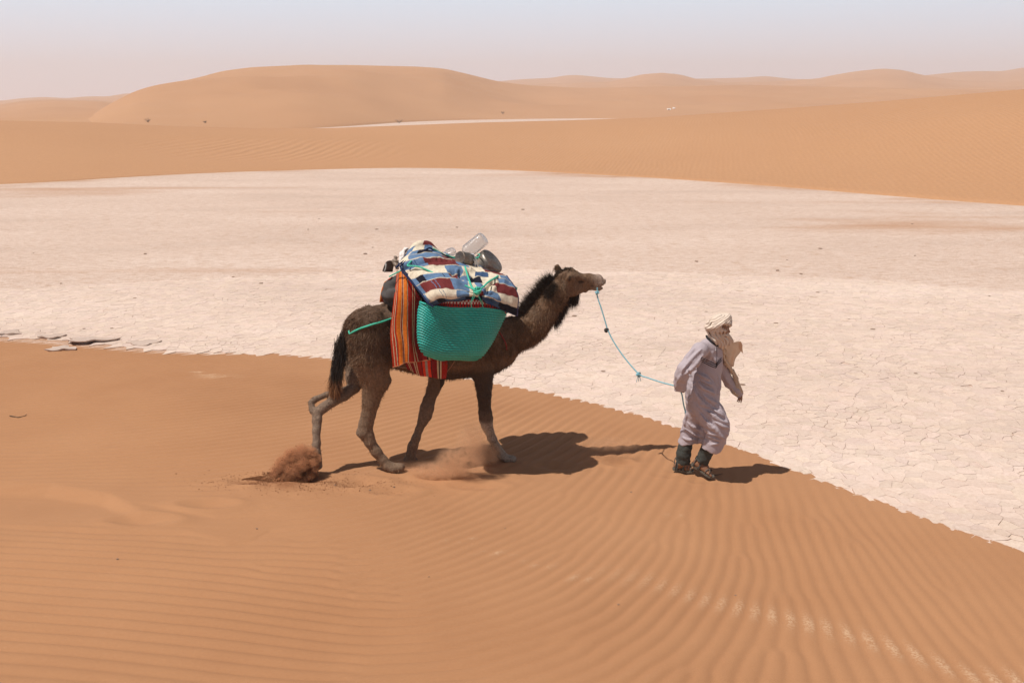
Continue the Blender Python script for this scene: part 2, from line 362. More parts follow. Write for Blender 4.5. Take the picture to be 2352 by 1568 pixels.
az = np.linspace(R(-52), R(52), 260); rr = np.concatenate([np.linspace(3, 30, 110), np.geomspace(30.5, 265, 110)])
A, Rr = np.meshgrid(az, rr, indexing='xy'); X = Rr * np.sin(A); Y = Rr * np.cos(A)
Zp = -.011 * plate_limit(X, Y) + .012 * n2(X, Y, .25, 2, 3) * sstep(24, 30, Rr)
# mid-dune foot, used for the sandy rim of the flat
MID_BASE = np.array([(-1500, 440), (-700, 436), (0, 428), (200, 415), (420, 400), (600, 395), (800, 388), (1000, 386), (1176, 393), (1400, 405), (1600, 418), (1800, 432), (2000, 450), (2200, 467), (2352, 476), (2700, 505), (3300, 560)], float)
mb = ground_hit(MID_BASE[:, 0], MID_BASE[:, 1]); mbr = np.hypot(mb[:, 0], mb[:, 1]); mba = np.arctan2(mb[:, 0], mb[:, 1])
rim = np.exp(-np.abs(np.interp(A, mba, mbr) - Rr) / 1.2) * .5
g1 = ground_hit(2080, 500); g2 = ground_hit(820, 460); g3 = ground_hit(160, 440)
rim = np.maximum(rim, .45 * np.exp(-(((X - g1[0] - .35 * (Y - g1[1])) / 5) ** 2 + ((Y - g1[1]) / 5.0) ** 2)))
rim = np.maximum(rim, .7 * np.exp(-(((X - g3[0]) / 6) ** 2 + ((Y - g3[1]) / 2.5) ** 2)))
rim = np.maximum(rim, 1.0 * np.exp(-np.abs(Y - edge_y(X)) / 1.2) * sstep(-3.5, -6, X))
playa = mesh_obj('playa', np.stack([X, Y, Zp], -1), grid_faces(*X.shape), CLAY_FAR, attrs={'rim': rim})
tag(playa, 'pale flat of dried cracked clay between the dunes', kind='structure')
# desert floor under everything
A2, R2 = np.meshgrid(np.linspace(R(-180), R(180), 121), np.concatenate([[0.5, 50, 200], np.geomspace(260, 5000, 14)]), indexing='xy')
fl = mesh_obj('desert_floor', np.stack([R2 * np.sin(A2), R2 * np.cos(A2), np.full_like(A2, -.12)], -1), grid_faces(*A2.shape), SAND_FAR)
tag(fl, 'sandy desert floor stretching to the horizon', kind='structure')

# plates ---------------------------------------------------------------
def build_plates():
    sp = .126; pts = []
    xs = np.arange(-15.5, 15.5, sp); ys = np.arange(6.0, PLATE_FAR + .6, sp)
    GX, GY = np.meshgrid(xs, ys); GX = GX + (np.arange(len(ys)) % 2)[:, None] * sp * .5
    GX = GX + RNG.uniform(-.42, .42, GX.shape) * sp; GY = GY + RNG.uniform(-.42, .42, GX.shape) * sp
    GX, GY = GX.ravel(), GY.ravel()
    rad = np.hypot(GX, GY)
    keep = (GY > edge_y(GX) - .30) & (rad < PLATE_FAR + .35 * n2(GX, GY, .7, 2, 2)) & (np.abs(GX) < .62 * GY + 1.0)
    # let some cells merge into bigger plates
    keep &= ~((RNG.random(len(GX)) < .28))
    px, py = GX[keep], GY[keep]
    res = delaunay_2d_cdt([Vector((a, b)) for a, b in zip(px, py)], [], [], 0, 1e-5)
    V = np.array([(v.x, v.y) for v in res[0]]); T = np.array(res[2])
    a, b, c = V[T[:, 0]], V[T[:, 1]], V[T[:, 2]]
    d = 2 * (a[:, 0] * (b[:, 1] - c[:, 1]) + b[:, 0] * (c[:, 1] - a[:, 1]) + c[:, 0] * (a[:, 1] - b[:, 1])); d[np.abs(d) < 1e-9] = 1e-9
    a2, b2, c2 = (a ** 2).sum(1), (b ** 2).sum(1), (c ** 2).sum(1)
    CC = np.stack([(a2 * (b[:, 1] - c[:, 1]) + b2 * (c[:, 1] - a[:, 1]) + c2 * (a[:, 1] - b[:, 1])) / d, (a2 * (c[:, 0] - b[:, 0]) + b2 * (a[:, 0] - c[:, 0]) + c2 * (b[:, 0] - a[:, 0])) / d], 1)
    around = [[] for _ in range(len(V))]
    for t, tri in enumerate(T):
        for v in tri: around[v].append(t)
    def warp(p):
        q = np.stack([p[:, 0], p[:, 1], np.zeros(len(p))], 1)
        return p + np.stack([vnoise(q, 9, 1) * .022 + vnoise(q, 26, 3) * .010, vnoise(q, 9, 2) * .022 + vnoise(q, 26, 4) * .010], 1)
    plates = []
    for v in range(len(V)):
        ts = around[v]
        if len(ts) < 4: continue
        pc = CC[ts]
        if np.abs(pc - V[v]).max() > .30: continue
        ang = np.arctan2(pc[:, 1] - V[v, 1], pc[:, 0] - V[v, 0]); pc = pc[np.argsort(ang)]
        nx = np.roll(pc, -1, 0); L = np.linalg.norm(nx - pc, axis=1)
        out = []
        for p, q, l in zip(pc, nx, L):
            out.append(p)
            if l > .035: 
                out.append(p * .67 + q * .33); out.append(p * .33 + q * .67)
        out = warp(np.array(out)); ctr = out.mean(0)
        # gap: from a hairline to about a centimetre, changing along the flat
        q = np.stack([out[:, 0], out[:, 1], np.zeros(len(out))], 1)
        gap = .0004 + .0052 * np.clip(vnoise(q, 6, 8) * 1.1 - .05, 0, 1) + .003 * np.clip(vnoise(q, 1.1, 9), 0, 1)
        dv = out - ctr; ln = np.linalg.norm(dv, axis=1) + 1e-6
        out = ctr + dv * (1 - gap / ln)[:, None]
        plates.append((ctr, out))
    return plates
plates = build_plates()
def plate_geo(ctr, out):
    n = len(out); rz = random.uniform(-.0012, .0022); tx, ty = random.gauss(0, .010), random.gauss(0, .010)
    zt = rz + (out - ctr) @ np.array([tx, ty]); inn = ctr + (out - ctr) * .90
    zi = rz + (inn - ctr) @ np.array([tx, ty]) - .0012
    v = np.concatenate([np.c_[out, np.full(n, -.014)], np.c_[out, zt], np.c_[inn, zi]])
    k = np.arange(n); k2 = (k + 1) % n
    f = [[a, b, b + n, a + n] for a, b in zip(k, k2)] + [[a + n, b + n, b + 2 * n, a + 2 * n] for a, b in zip(k, k2)] + [list(range(2 * n, 3 * n))]
    return v, f
random.seed(5)
def size_in_view(c):
    q = c[1] * CP + CAM_H * SP; x = 1176 + FOC * c[0] / q; y = 784 + FOC * (CAM_H * CP - c[1] * SP) / q
    if c[1] < edge_y(c[0]) + .03: return 0
    return (1 / q) if 0 < x < 2352 and y < 1560 else 0
sizes = np.array([size_in_view(p[0]) for p in plates]); order = np.argsort(-sizes)
single = set(order[:298].tolist())
vv, ff, cc, off = [], [], [], 0
for i, (ctr, out) in enumerate(plates):
    if i not in single and len(out) < 3: continue
    v, f = plate_geo(ctr, out); t = random.uniform(.93, 1.05); colr = np.tile([t, t * random.uniform(.985, 1.01), t * random.uniform(.97, 1.01)], (len(v), 1))
    if i in single:
        mesh_obj('mud_plate', v, f, CLAY, playa, smooth=False, col=colr)
    else:
        vv.append(v); ff.extend([[a + off for a in q] for q in f]); cc.append(colr); off += len(v)
po = mesh_obj('mud_plates', np.concatenate(vv), ff, CLAY, playa, smooth=False, col=np.concatenate(cc)); po['kind'] = 'stuff'
print('plates', len(plates))

# ---- dunes behind the flat
def dune(name, base, crest, dist, back, label, prof=1.6, cols=420, rows=60, wob=.0):
    base = np.array(base, float); crest = np.array(crest, float); dist = np.array(dist, float)
    px = np.linspace(crest[0, 0], crest[-1, 0], cols)
    bi = np.interp(px, base[:, 0], base[:, 1]); ci = np.interp(px, crest[:, 0], crest[:, 1])
    bi = np.convolve(np.pad(bi, 15, 'edge'), np.ones(31) / 31, 'valid')
    ci = np.convolve(np.pad(ci, 4, 'edge'), np.hanning(11)[1:-1] / np.hanning(11)[1:-1].sum(), 'valid') if cols > 40 else ci
    Bp = ground_hit(px, bi); Cp = P(px, ci, np.interp(px, dist[:, 0], dist[:, 1]))
    f_ = np.minimum(1, .72 * np.hypot(Cp[:, 0], Cp[:, 1]) / np.hypot(Bp[:, 0], Bp[:, 1])); f_ = np.convolve(np.pad(f_, 15, 'edge'), np.ones(31) / 31, 'valid')
    Bp = Bp * f_[:, None] * np.array([1, 1, 0])
    hc = np.maximum(Cp[:, 2], .05)
    rows_ = []
    for t in np.linspace(0, 1, rows):
        p = Bp + (Cp - Bp) * t; h = hc * (1 - (1 - t) ** prof) if prof > 1 else hc * t
        h = hc * ((1 - np.cos(np.pi * t ** .9)) / 2 * .45 + .55 * (1 - (1 - t) ** 1.5)); h = np.minimum(h, hc)
        rows_.append(np.stack([p[:, 0], p[:, 1], h - .5 * (t == 0)], 1))
    for t in np.linspace(.05, 1, 16):
        p = Cp + (Cp - np.array([0, 0, 0])) * np.array([1, 1, 0]) * (back * t / np.hypot(Cp[:, 0], Cp[:, 1]))[:, None]
        h = hc * (.5 + .5 * np.cos(np.pi * t)) - .6 * t; rows_.append(np.stack([p[:, 0], p[:, 1], h], 1))
    V = np.array(rows_)
    if wob:
        g = np.concatenate([np.sin(np.pi * np.linspace(0, 1, rows)), np.zeros(16)])[:, None]
        V[..., 2] += wob * g * n2(V[..., 0], V[..., 1], .03, 3, 7)
    # footing under ground along the near rim
    o = mesh_obj(name, V, grid_faces(V.shape[0], V.shape[1]), SAND_FAR); return tag(o, label, kind='structure')
MID_CREST = [(-1500, 262), (-700, 268), (0, 277), (200, 281), (400, 290), (600, 296), (750, 296), (900, 290), (1100, 282), (1300, 277), (1500, 270), (1750, 253), (2000, 235), (2200, 218), (2352, 205), (2700, 180), (3300, 160)]
dune('middle_dune', MID_BASE, MID_CREST, [(-1500, 95), (0, 82), (800, 92), (1300, 105), (1800, 95), (2352, 80), (3300, 70)], 60, 'low orange dune bordering the far side of the clay flat', wob=.5)
dune('large_dune', [(-200, 304), (740, 297), (860, 285), (1000, 277), (1350, 272), (1500, 274), (2352, 276), (3300, 276)],
     [(100, 300), (190, 277), (245, 243), (300, 215), (350, 200), (435, 187), (500, 170), (570, 160), (700, 151), (800, 150), (960, 154), (1020, 158), (1080, 172), (1140, 188), (1200, 197), (1350, 202), (1500, 199), (1700, 197), (1900, 200), (2100, 203), (2352, 208), (3300, 215)],
     [(100, 240), (500, 320), (1020, 330), (1400, 420), (3300, 480)], 200, 'big rounded dune with a broad flat top on the skyline', wob=2.2)
dune('left_dune', [(-1500, 300), (400, 300)], [(-1500, 250), (-300, 246), (0, 240), (60, 232), (130, 229), (230, 231), (290, 238), (400, 244)], [(-1500, 520), (400, 560)], 200, 'low dune at the left behind the middle dune', wob=1.5)
dune('distant_left_dunes', [(-1500, 262), (500, 262)], [(-1500, 226), (-200, 232), (0, 232), (50, 226), (100, 223), (150, 226), (200, 222), (250, 222), (290, 215), (340, 218), (500, 226)], [(-1500, 1000), (500, 1050)], 300, 'far line of hazy dunes on the left skyline')
dune('distant_right_dune', [(1000, 262), (2800, 262)], [(1100, 205), (1200, 197), (1300, 193), (1400, 190), (1440, 181), (1480, 173), (1520, 170), (1560, 174), (1600, 184), (1660, 191), (1800, 190), (1880, 183), (1950, 170), (2030, 162), (2080, 165), (2120, 175), (2200, 186), (2400, 190), (2800, 195)], [(1000, 820), (2800, 880)], 300, 'hazy dune with two rounded tops on the right skyline', wob=2)
dune('distant_right_dunes', [(900, 255), (3300, 255)], [(900, 205), (1130, 190), (1200, 184), (1270, 181), (1300, 175), (1330, 175), (1400, 182), (1600, 183), (1700, 181), (1760, 177), (1820, 184), (1880, 184), (2100, 178), (2200, 168), (2260, 166), (2300, 167), (2352, 158), (2600, 150), (3300, 165)], [(900, 1200), (3300, 1250)], 300, 'farthest line of hazy dunes on the right skyline')
# ---- air
hz = M('air'); hz.n.remove(hz.b)
pv = hz.node('ShaderNodeVolumePrincipled', {'Color': (.92, .90, .92, 1), 'Density': .0008, 'Anisotropy': .2})
hz.l.new(pv.outputs[0], hz.n['Material Output'].inputs['Volume'])
bx = np.array([(x, y, z) for x in (-2600, 2600) for y in (-60, 1900) for z in (-1.6, 75)], float)
haze = mesh_obj('haze', bx, np.array([(0, 1, 3, 2), (4, 6, 7, 5), (0, 4, 5, 1), (2, 3, 7, 6), (0, 2, 6, 4), (1, 5, 7, 3)]), hz.m, smooth=False)
tag(haze, 'thin dusty air over the desert', kind='stuff')

# ================================================================== SOLID MODELLING: distance fields
def crop(ox, oy, k): return lambda x, y: ((ox + np.asarray(x, float) / k) / 1.7415, (oy + np.asarray(y, float) / k) / 1.7415)
c1 = crop(1480, 880, 2.5297); k1 = 1 / 2.5297 / 1.7415
c2 = crop(1950, 1000, 3.1364); k2 = 1 / 3.1364 / 1.7415
c3 = crop(1150, 1150, 2.0908); k3 = 1 / 2.0908 / 1.7415
c4 = crop(1400, 1350, 2.6133); k4 = 1 / 2.6133 / 1.7415
c5 = crop(2560, 1200, 2.0633); k5 = 1 / 2.0633 / 1.7415
c6 = crop(2750, 1230, 6.8185); k6 = 1 / 6.8185 / 1.7415
c8 = crop(900, 1650, 1.47); k8 = 1 / 1.47 / 1.7415
PXM = 1 / 227.0
class Field:
    def __init__(s, lo, hi, h):
        s.lo = np.array(lo, float); s.h = h; s.n = np.ceil((np.array(hi) - s.lo) / h).astype(int) + 1; s.D = np.full(s.n, .5, np.float32)
    def _box(s, lo, hi):
        a = np.clip(np.floor((lo - s.lo) / s.h).astype(int), 0, s.n); b = np.clip(np.ceil((hi - s.lo) / s.h).astype(int) + 1, 0, s.n)
        sl = tuple(slice(i, j) for i, j in zip(a, b)); g = np.meshgrid(*[s.lo[i] + np.arange(a[i], b[i]) * s.h for i in range(3)], indexing='ij', sparse=True)
        return sl, g
    def _put(s, sl, d, k, sub=False):
        A = s.D[sl]; d = d.astype(np.float32)
        if sub:
            hh = np.clip(.5 - .5 * (A + d) / k, 0, 1); s.D[sl] = A * (1 - hh) - d * hh + k * hh * (1 - hh)
        else:
            hh = np.clip(.5 + .5 * (A - d) / k, 0, 1); s.D[sl] = A * (1 - hh) + d * hh - k * hh * (1 - hh)
    def cone(s, a, b, ra, rb, k=.03, fl=1., sub=False):
        a, b = np.array(a, float), np.array(b, float); r = max(ra, rb) + k + .03
        ex = np.array([r, r * max(fl, 1), r]); sl, (X, Y, Z) = s._box(np.minimum(a, b) - ex, np.maximum(a, b) + ex)
        ab = b - a; L = ab @ ab + 1e-9; px, py, pz = X - a[0], Y - a[1], Z - a[2]
        t = np.clip((px * ab[0] + py * ab[1] + pz * ab[2]) / L, 0, 1)
        dx, dy, dz = px - ab[0] * t, (py - ab[1] * t) / fl, pz - ab[2] * t
        s._put(sl, (np.sqrt(dx * dx + dy * dy + dz * dz) - (ra + (rb - ra) * t)) * min(1, fl + .12 * (fl < 1)), k, sub)
    def chain(s, pts, k=.03, fl=1., sub=False):
        for (p, r), (q, u) in zip(pts[:-1], pts[1:]): s.cone(p, q, r, u, k, fl, sub)
    def ell(s, c, r, k=.03, rot=None, sub=False):
        c = np.array(c, float); r = np.array(r, float); m = r.max() + k + .03
        sl, (X, Y, Z) = s._box(c - m, c + m); x, y, z = X - c[0], Y - c[1], Z - c[2]
        if rot is not None:
            Q = rot; x, y, z = Q[0, 0] * x + Q[1, 0] * y + Q[2, 0] * z, Q[0, 1] * x + Q[1, 1] * y + Q[2, 1] * z, Q[0, 2] * x + Q[1, 2] * y + Q[2, 2] * z
        q = np.sqrt((x / r[0]) ** 2 + (y / r[1]) ** 2 + (z / r[2]) ** 2); q2 = np.sqrt((x / r[0] ** 2) ** 2 + (y / r[1] ** 2) ** 2 + (z / r[2] ** 2) ** 2) + 1e-6
        s._put(sl, q * (q - 1) / q2, k, sub)
    def at(s, p):
        f = (np.asarray(p) - s.lo) / s.h; i = np.clip(f.astype(int), 0, s.n - 2); f = np.clip(f - i, 0, 1); r = 0
        for a in (0, 1):
            for b in (0, 1):
                for c in (0, 1):
                    r = r + (f[..., 0] if a else 1 - f[..., 0]) * (f[..., 1] if b else 1 - f[..., 1]) * (f[..., 2] if c else 1 - f[..., 2]) * s.D[i[..., 0] + a, i[..., 1] + b, i[..., 2] + c]
        return r
    def hit(s, x, y, Y0, Y1, back=.0):
        """front surface of the field along the sight line"""
        Ys = np.linspace(Y0, Y1, 260); p = P(np.full(260, float(x)), np.full(260, float(y)), Ys); d = s.at(p); k = np.argmax(d < 0)
        if d[k] >= 0: k = int(np.argmin(d))
        return P(x, y, Ys[k] + back)
    def noise(s, fn, band=.03):
        m = np.abs(s.D) < band; idx = np.argwhere(m); s.D[m] += fn(s.lo + idx * s.h).astype(np.float32)
    def mesh(s, smooth=1):
        g = openvdb.FloatGrid(.5); g.copyFromArray(np.ascontiguousarray(s.D.astype(np.float32))); g.transform = openvdb.createLinearTransform(voxelSize=1.0)
        v, t, q = g.convertToPolygons(isovalue=0.0, adaptivity=0.0)
        v = s.lo + v * s.h; F = q.astype(np.int64)
        if len(t): F = np.concatenate([F, np.c_[t, t[:, 2]]])
        # outward orientation check
        f0 = F[: 4000]; n = np.cross(v[f0[:, 1]] - v[f0[:, 0]], v[f0[:, 2]] - v[f0[:, 0]]); n /= np.linalg.norm(n, axis=1)[:, None] + 1e-12
        c = v[f0].mean(1)
        if (s.at(c + n * s.h * .7) - s.at(c - n * s.h * .7)).mean() < 0: F = F[:, ::-1]
        for _ in range(smooth):
            acc = np.zeros_like(v); cnt = np.zeros(len(v))
            for a, b in ((0, 1), (1, 2), (2, 3), (3, 0)):
                np.add.at(acc, F[:, a], v[F[:, b]]); np.add.at(acc, F[:, b], v[F[:, a]]); np.add.at(cnt, F[:, a], 1); np.add.at(cnt, F[:, b], 1)
            v = v * .5 + .5 * acc / np.maximum(cnt, 1)[:, None]
        used = np.zeros(len(v), bool); used[F.ravel()] = True; mp = np.cumsum(used) - 1
        return v[used], mp[F]
def biggest(v, F):
    """drop crumbs: keep the largest connected piece"""
    lab = np.arange(len(v))
    for _ in range(400):
        m = lab[F].min(1); new = lab.copy(); np.minimum.at(new, F.ravel(), np.repeat(m, F.shape[1])); new = new[new]
        if (new == lab).all(): break
        lab = new
    ids, ct = np.unique(lab, return_counts=True); keep = lab == ids[ct.argmax()]; Fk = F[keep[F].all(1)]; mp = np.cumsum(keep) - 1
    return v[keep], mp[Fk]
def normals(v, F):
    n = np.cross(v[F[:, 2]] - v[F[:, 0]], v[F[:, 3]] - v[F[:, 1]]); N = np.zeros_like(v)
    for a in range(4): np.add.at(N, F[:, a], n)
    return N / (np.linalg.norm(N, axis=1)[:, None] + 1e-12)
def qfaces(F):
    """quads with a repeated corner become triangles"""
    t = F[:, 2] == F[:, 3]
    return F if not t.any() else [list(f[:3]) if k else list(f) for f, k in zip(F, t)]
def catmull(P_, n):
    P_ = np.asarray(P_, float); Q = np.concatenate([[2 * P_[0] - P_[1]], P_, [2 * P_[-1] - P_[-2]]]); t = np.linspace(0, len(P_) - 1 - 1e-9, n); i = t.astype(int); f = (t - i).reshape((-1,) + (1,) * (P_.ndim - 1))
    a, b, c, d = Q[i], Q[i + 1], Q[i + 2], Q[i + 3]
    return .5 * (2 * b + (c - a) * f + (2 * a - 5 * b + 4 * c - d) * f * f + (3 * b - 3 * c + d - a) * f ** 3)
def frames(p):
    t = np.gradient(p, axis=0); t /= np.linalg.norm(t, axis=1)[:, None] + 1e-12; n = np.zeros_like(p); ref = np.array([0, 0, 1.]) if abs(t[0, 2]) < .9 else np.array([1., 0, 0])
    n[0] = np.cross(t[0], ref)
    for i in range(1, len(p)): n[i] = n[i - 1] - t[i] * (n[i - 1] @ t[i]); n[i] /= np.linalg.norm(n[i]) + 1e-12
    n[0] /= np.linalg.norm(n[0]); return t, n, np.cross(t, n)
def tube(pts, r, sides=8, n=None, strands=0, twist=0., flat=1., cap=True):
    pts = np.asarray(pts, float); n = n or max(2, len(pts)); p = catmull(pts, n) if n > len(pts) else pts
    L = np.concatenate([[0], np.cumsum(np.linalg.norm(np.diff(p, axis=0), axis=1))]); rr_ = np.interp(np.linspace(0, 1, len(p)), np.linspace(0, 1, len(np.atleast_1d(r))), np.atleast_1d(r))
    t, a, b = frames(p); th = np.linspace(0, 2 * np.pi, sides, endpoint=False)[None]
    m = 1 + (.22 * np.abs(np.cos(strands / 2 * (th - twist * L[:, None]))) - .12 if strands else 0); q = rr_[:, None] * m
    V = p[:, None] + (np.cos(th) * q)[..., None] * a[:, None] + (np.sin(th) * q * flat)[..., None] * b[:, None]
    F = grid_faces(len(p), sides, True)[:, ::-1].tolist()
    if cap: F += [list(range(sides)), list(range((len(p) - 1) * sides, len(p) * sides))[::-1]]
    return V.reshape(-1, 3), F
def join(parts):
    V, F, o = [], [], 0
    for v, f in parts:
        V.append(v); F += [[int(a) + o for a in q] for q in f]; o += len(v)
    return np.concatenate(V), F
def blades(roots, dirs, lens, wid, sag=.3, seed=1, curl=.15):
    """thin tapered hairs, 3 triangles each"""
    r = np.random.default_rng(seed); n = len(roots); d = dirs / (np.linalg.norm(dirs, axis=1)[:, None] + 1e-9)
    s = np.cross(d, r.normal(size=(n, 3))); s /= np.linalg.norm(s, axis=1)[:, None] + 1e-9; L = lens[:, None]; w = np.broadcast_to(wid, (n,))[:, None]
    g = np.array([0, 0, -1.]) * sag; k = r.normal(size=(n, 3)) * curl
    m = roots + d * L * .5 + (g * .25 + k * .3) * L; e = roots + d * L + (g + k) * L
    V = np.stack([roots - s * w, roots + s * w, m - s * w * .7, m + s * w * .7, e], 1).reshape(-1, 3); b = (np.arange(n) * 5)[:, None]
    F = [];  q = np.concatenate([b + [0, 1, 3], b + [0, 3, 2], b + [2, 3, 4]])
    return V, q
def lathe(prof, base, axis, seg=40, ref=None):
    """prof: (along axis, radius)"""
    ax = np.array(axis, float); ax /= np.linalg.norm(ax); u = np.cross(ax, [0, 1, 0] if abs(ax[1]) < .9 else [1, 0, 0]); u /= np.linalg.norm(u); w = np.cross(ax, u); th = np.linspace(0, 2 * np.pi, seg, endpoint=False)
    pr = np.array(prof, float); V = np.array(base) + pr[:, 0, None, None] * ax + pr[:, 1, None, None] * (np.cos(th)[None, :, None] * u + np.sin(th)[None, :, None] * w)
    return V.reshape(-1, 3), grid_faces(len(pr), seg, True).tolist()
def rand_on(v, F, n, w=None, seed=0):
    r = np.random.default_rng(seed); a = np.linalg.norm(np.cross(v[F[:, 2]] - v[F[:, 0]], v[F[:, 3]] - v[F[:, 1]]), axis=1) * .5
    if w is not None: a = a * w
    i = r.choice(len(F), n, p=a / a.sum()); u = r.random((n, 2)); f = F[i]
    p = v[f[:, 0]] * ((1 - u[:, :1]) * (1 - u[:, 1:])) + v[f[:, 1]] * (u[:, :1] * (1 - u[:, 1:])) + v[f[:, 2]] * (u[:, :1] * u[:, 1:]) + v[f[:, 3]] * ((1 - u[:, :1]) * u[:, 1:])
    return p, i

# ================================================================== THE CAMEL
def CY(x, off=0.): return 9.86 + .0011 * (np.asarray(x, float) - 1030) + off
def cm(cf, kk, x, y, r, off=0., Y=None):
    X_, Y_ = cf(x, y); return (P(X_, Y_, CY(X_, off) if Y is None else Y), r * kk * PXM)
def leg(cf, kk, pts, off, foot, ytop, ybot):
    """pts in crop pixels; depth slides from the body's side to the spot on the sand where the foot stands"""
    fp = foot_point(*foot); out = []
    for x, y, r in pts:
        X_, Y_ = cf(x, y); w = float(sstep(ytop, ybot, y)); out.append((P(X_, Y_, CY(X_, off) * (1 - w) + fp[1] * w), r * kk * PXM))
    return out
lo = P(690, 1120, 9.9); hi = P(1405, 600, 10.6)
cf_ = Field([lo[0] - .06, 9.0, .02], [hi[0] + .06, 10.65, 2.36], .0095)
B = lambda x, y, r, off=0.: (P(x, y, CY(x, off)), r * PXM)
cf_.chain([B(852, 764, 62), B(905, 772, 70), B(960, 778, 77), B(1035, 788, 81), B(1100, 793, 72), B(1138, 795, 56)], .07, .86)
cf_.chain([B(920, 735, 45), B(1000, 712, 60), B(1080, 735, 50)], .08, .8)
cf_.chain([B(1085, 800, 66, -.03), B(1120, 815, 44, -.05)], .05, .9)
nh = lambda L, off=0.: [cm(c2, k2, x, y, r, off) for x, y, r in L]
cf_.chain(nh([(40, 1080, 228), (200, 1062, 212), (350, 1052, 206), (490, 1005, 198), (575, 925, 194), (648, 825, 188), (720, 725, 178), (795, 625, 168), (860, 540, 160), (920, 460, 146)]), .05, .82)
# head
cf_.chain(nh([(960, 355, 112), (1040, 350, 104), (1120, 372, 88)]), .03, .9)
cf_.chain(nh([(1000, 440, 118), (1060, 475, 118), (1130, 455, 90)]), .03, .8)
cf_.chain(nh([(1100, 370, 90), (1190, 385, 92), (1280, 385, 86), (1345, 380, 76), (1395, 388, 62), (1428, 408, 40)]), .025, .78)
cf_.chain(nh([(1130, 480, 78), (1230, 462, 56), (1330, 450, 44), (1385, 455, 38)]), .02, .8)
cf_.chain(nh([(1340, 468, 34), (1400, 484, 34), (1432, 476, 20)]), .006, .9)
cf_.chain(nh([(1385, 335, 24), (1425, 352, 24), (1455, 392, 30), (1468, 420, 20)]), .012, .9)
cf_.chain(nh([(1000, 262, 40), (1070, 278, 38), (1110, 306, 30)]), .02, .9)
for sg in (-1, 1):
    cf_.chain(nh([(1110, 325, 42), (1165, 350, 38), (1200, 372, 26)], .055 * sg), .02)      # brow
    cf_.ell(cm(c2, k2, 1180, 402, 1, .074 * sg)[0], [.020, .014, .013], .008, sub=True)
    cf_.ell(cm(c2, k2, 1412, 362, 1, .028 * sg)[0], [.020, .012, .007], .006, sub=True)     # nostril
    cf_.chain(nh([(1340, 430, 34), (1400, 418, 30), (1440, 425, 24)], .03 * sg), .012)       # split upper lip
cf_.chain(nh([(1290, 456, 8), (1365, 444, 9), (1455, 452, 9)], -.06), .006, sub=True)         # mouth line
# near ear and far ear
for off, L in ((-.085, [(1000, 430, 22), (1008, 380, 40), (1024, 335, 34), (1036, 298, 12)]), (.075, [(900, 262, 30), (888, 228, 34), (882, 200, 16)])):
    cf_.chain(nh(L, off), .012, .6)
cf_.chain(nh([(1020, 400, 12), (1036, 355, 22), (1042, 322, 12)], -.122), .006, .8, sub=True)
# near hind leg
NH = (895, 1082); NF = (1160, 1058); FF = (940, 1058); FH = (735, 1092)
cf_.chain(leg(c3, k3, [(690, 320, 150), (680, 440, 158), (690, 580, 148), (712, 700, 132), (728, 790, 100), (712, 880, 80), (697, 960, 68), (676, 1060, 56), (656, 1140, 56), (646, 1200, 60)], -.15, NH, 500, 1500), .035, .8)
cf_.chain(leg(c3, k3, [(800, 720, 50), (826, 775, 42), (812, 830, 26), (780, 890, 12)], -.18, NH, 500, 1500), .02)
cf_.chain(leg(c3, k3, [(640, 1120, 24), (600, 1190, 20), (596, 1216, 22), (640, 1250, 30)], -.15, NH, 500, 1500), .015)
cf_.chain(leg(c3, k3, [(688, 1200, 26), (690, 1232, 34), (700, 1270, 22)], -.19, NH, 500, 1500), .012)
cf_.chain(leg(c3, k3, [(652, 1210, 54), (690, 1290, 46), (742, 1370, 42), (800, 1445, 39), (838, 1488, 42)], -.15, NH, 500, 1500), .025)
cf_.chain(leg(c3, k3, [(838, 1490, 42), (880, 1508, 40), (950, 1502, 33)], -.15, NH, 500, 1500), .02, 1.35)
# far hind leg, pushed back
cf_.chain(leg(c3, k3, [(620, 500, 110), (590, 640, 105), (575, 760, 88), (560, 835, 48)], .16, FH, 500, 1500), .03, .8)
cf_.chain(leg(c3, k3, [(560, 835, 46), (470, 905, 44), (380, 950, 40), (300, 1005, 40), (252, 1050, 40)], .16, FH, 500, 1500), .02)
cf_.chain(leg(c3, k3, [(520, 850, 40), (420, 872, 26), (320, 895, 23), (230, 935, 24), (197, 960, 24), (208, 1030, 26)], .16, FH, 500, 1500), .012)
cf_.chain(leg(c3, k3, [(245, 1040, 42), (248, 1110, 40), (243, 1200, 34), (243, 1310, 33), (238, 1380, 40), (244, 1440, 38), (262, 1490, 30)], .16, FH, 500, 1500), .018)
# near fore leg
cf_.chain(leg(c4, k4, [(1330, 180, 150), (1380, 300, 118), (1395, 400, 98), (1398, 500, 85), (1402, 600, 74), (1406, 690, 62), (1412, 780, 66), (1420, 850, 70), (1432, 915, 56), (1456, 980, 46), (1482, 1050, 44), (1530, 1140, 46), (1585, 1215, 48)], -.17, NF, 400, 1280), .03, .85)
cf_.chain(leg(c4, k4, [(1290, 350, 40), (1288, 385, 34), (1305, 435, 22)], -.17, NF, 400, 1280), .02)
cf_.chain(leg(c4, k4, [(1585, 1228, 46), (1640, 1262, 40), (1705, 1268, 34)], -.17, NF, 400, 1280), .02, 1.4)
for q in (-.035, .035): cf_.chain(leg(c4, k4, [(1690, 1262, 22), (1728, 1272, 15)], -.17 + q, NF, 9000, 9001)[:0] + [(p + np.array([0, foot_point(*NF)[1] - p[1] + q, 0]), r) for p, r in leg(c4, k4, [(1690, 1262, 24), (1722, 1268, 19)], -.17, NF, 400, 1280)], .008)
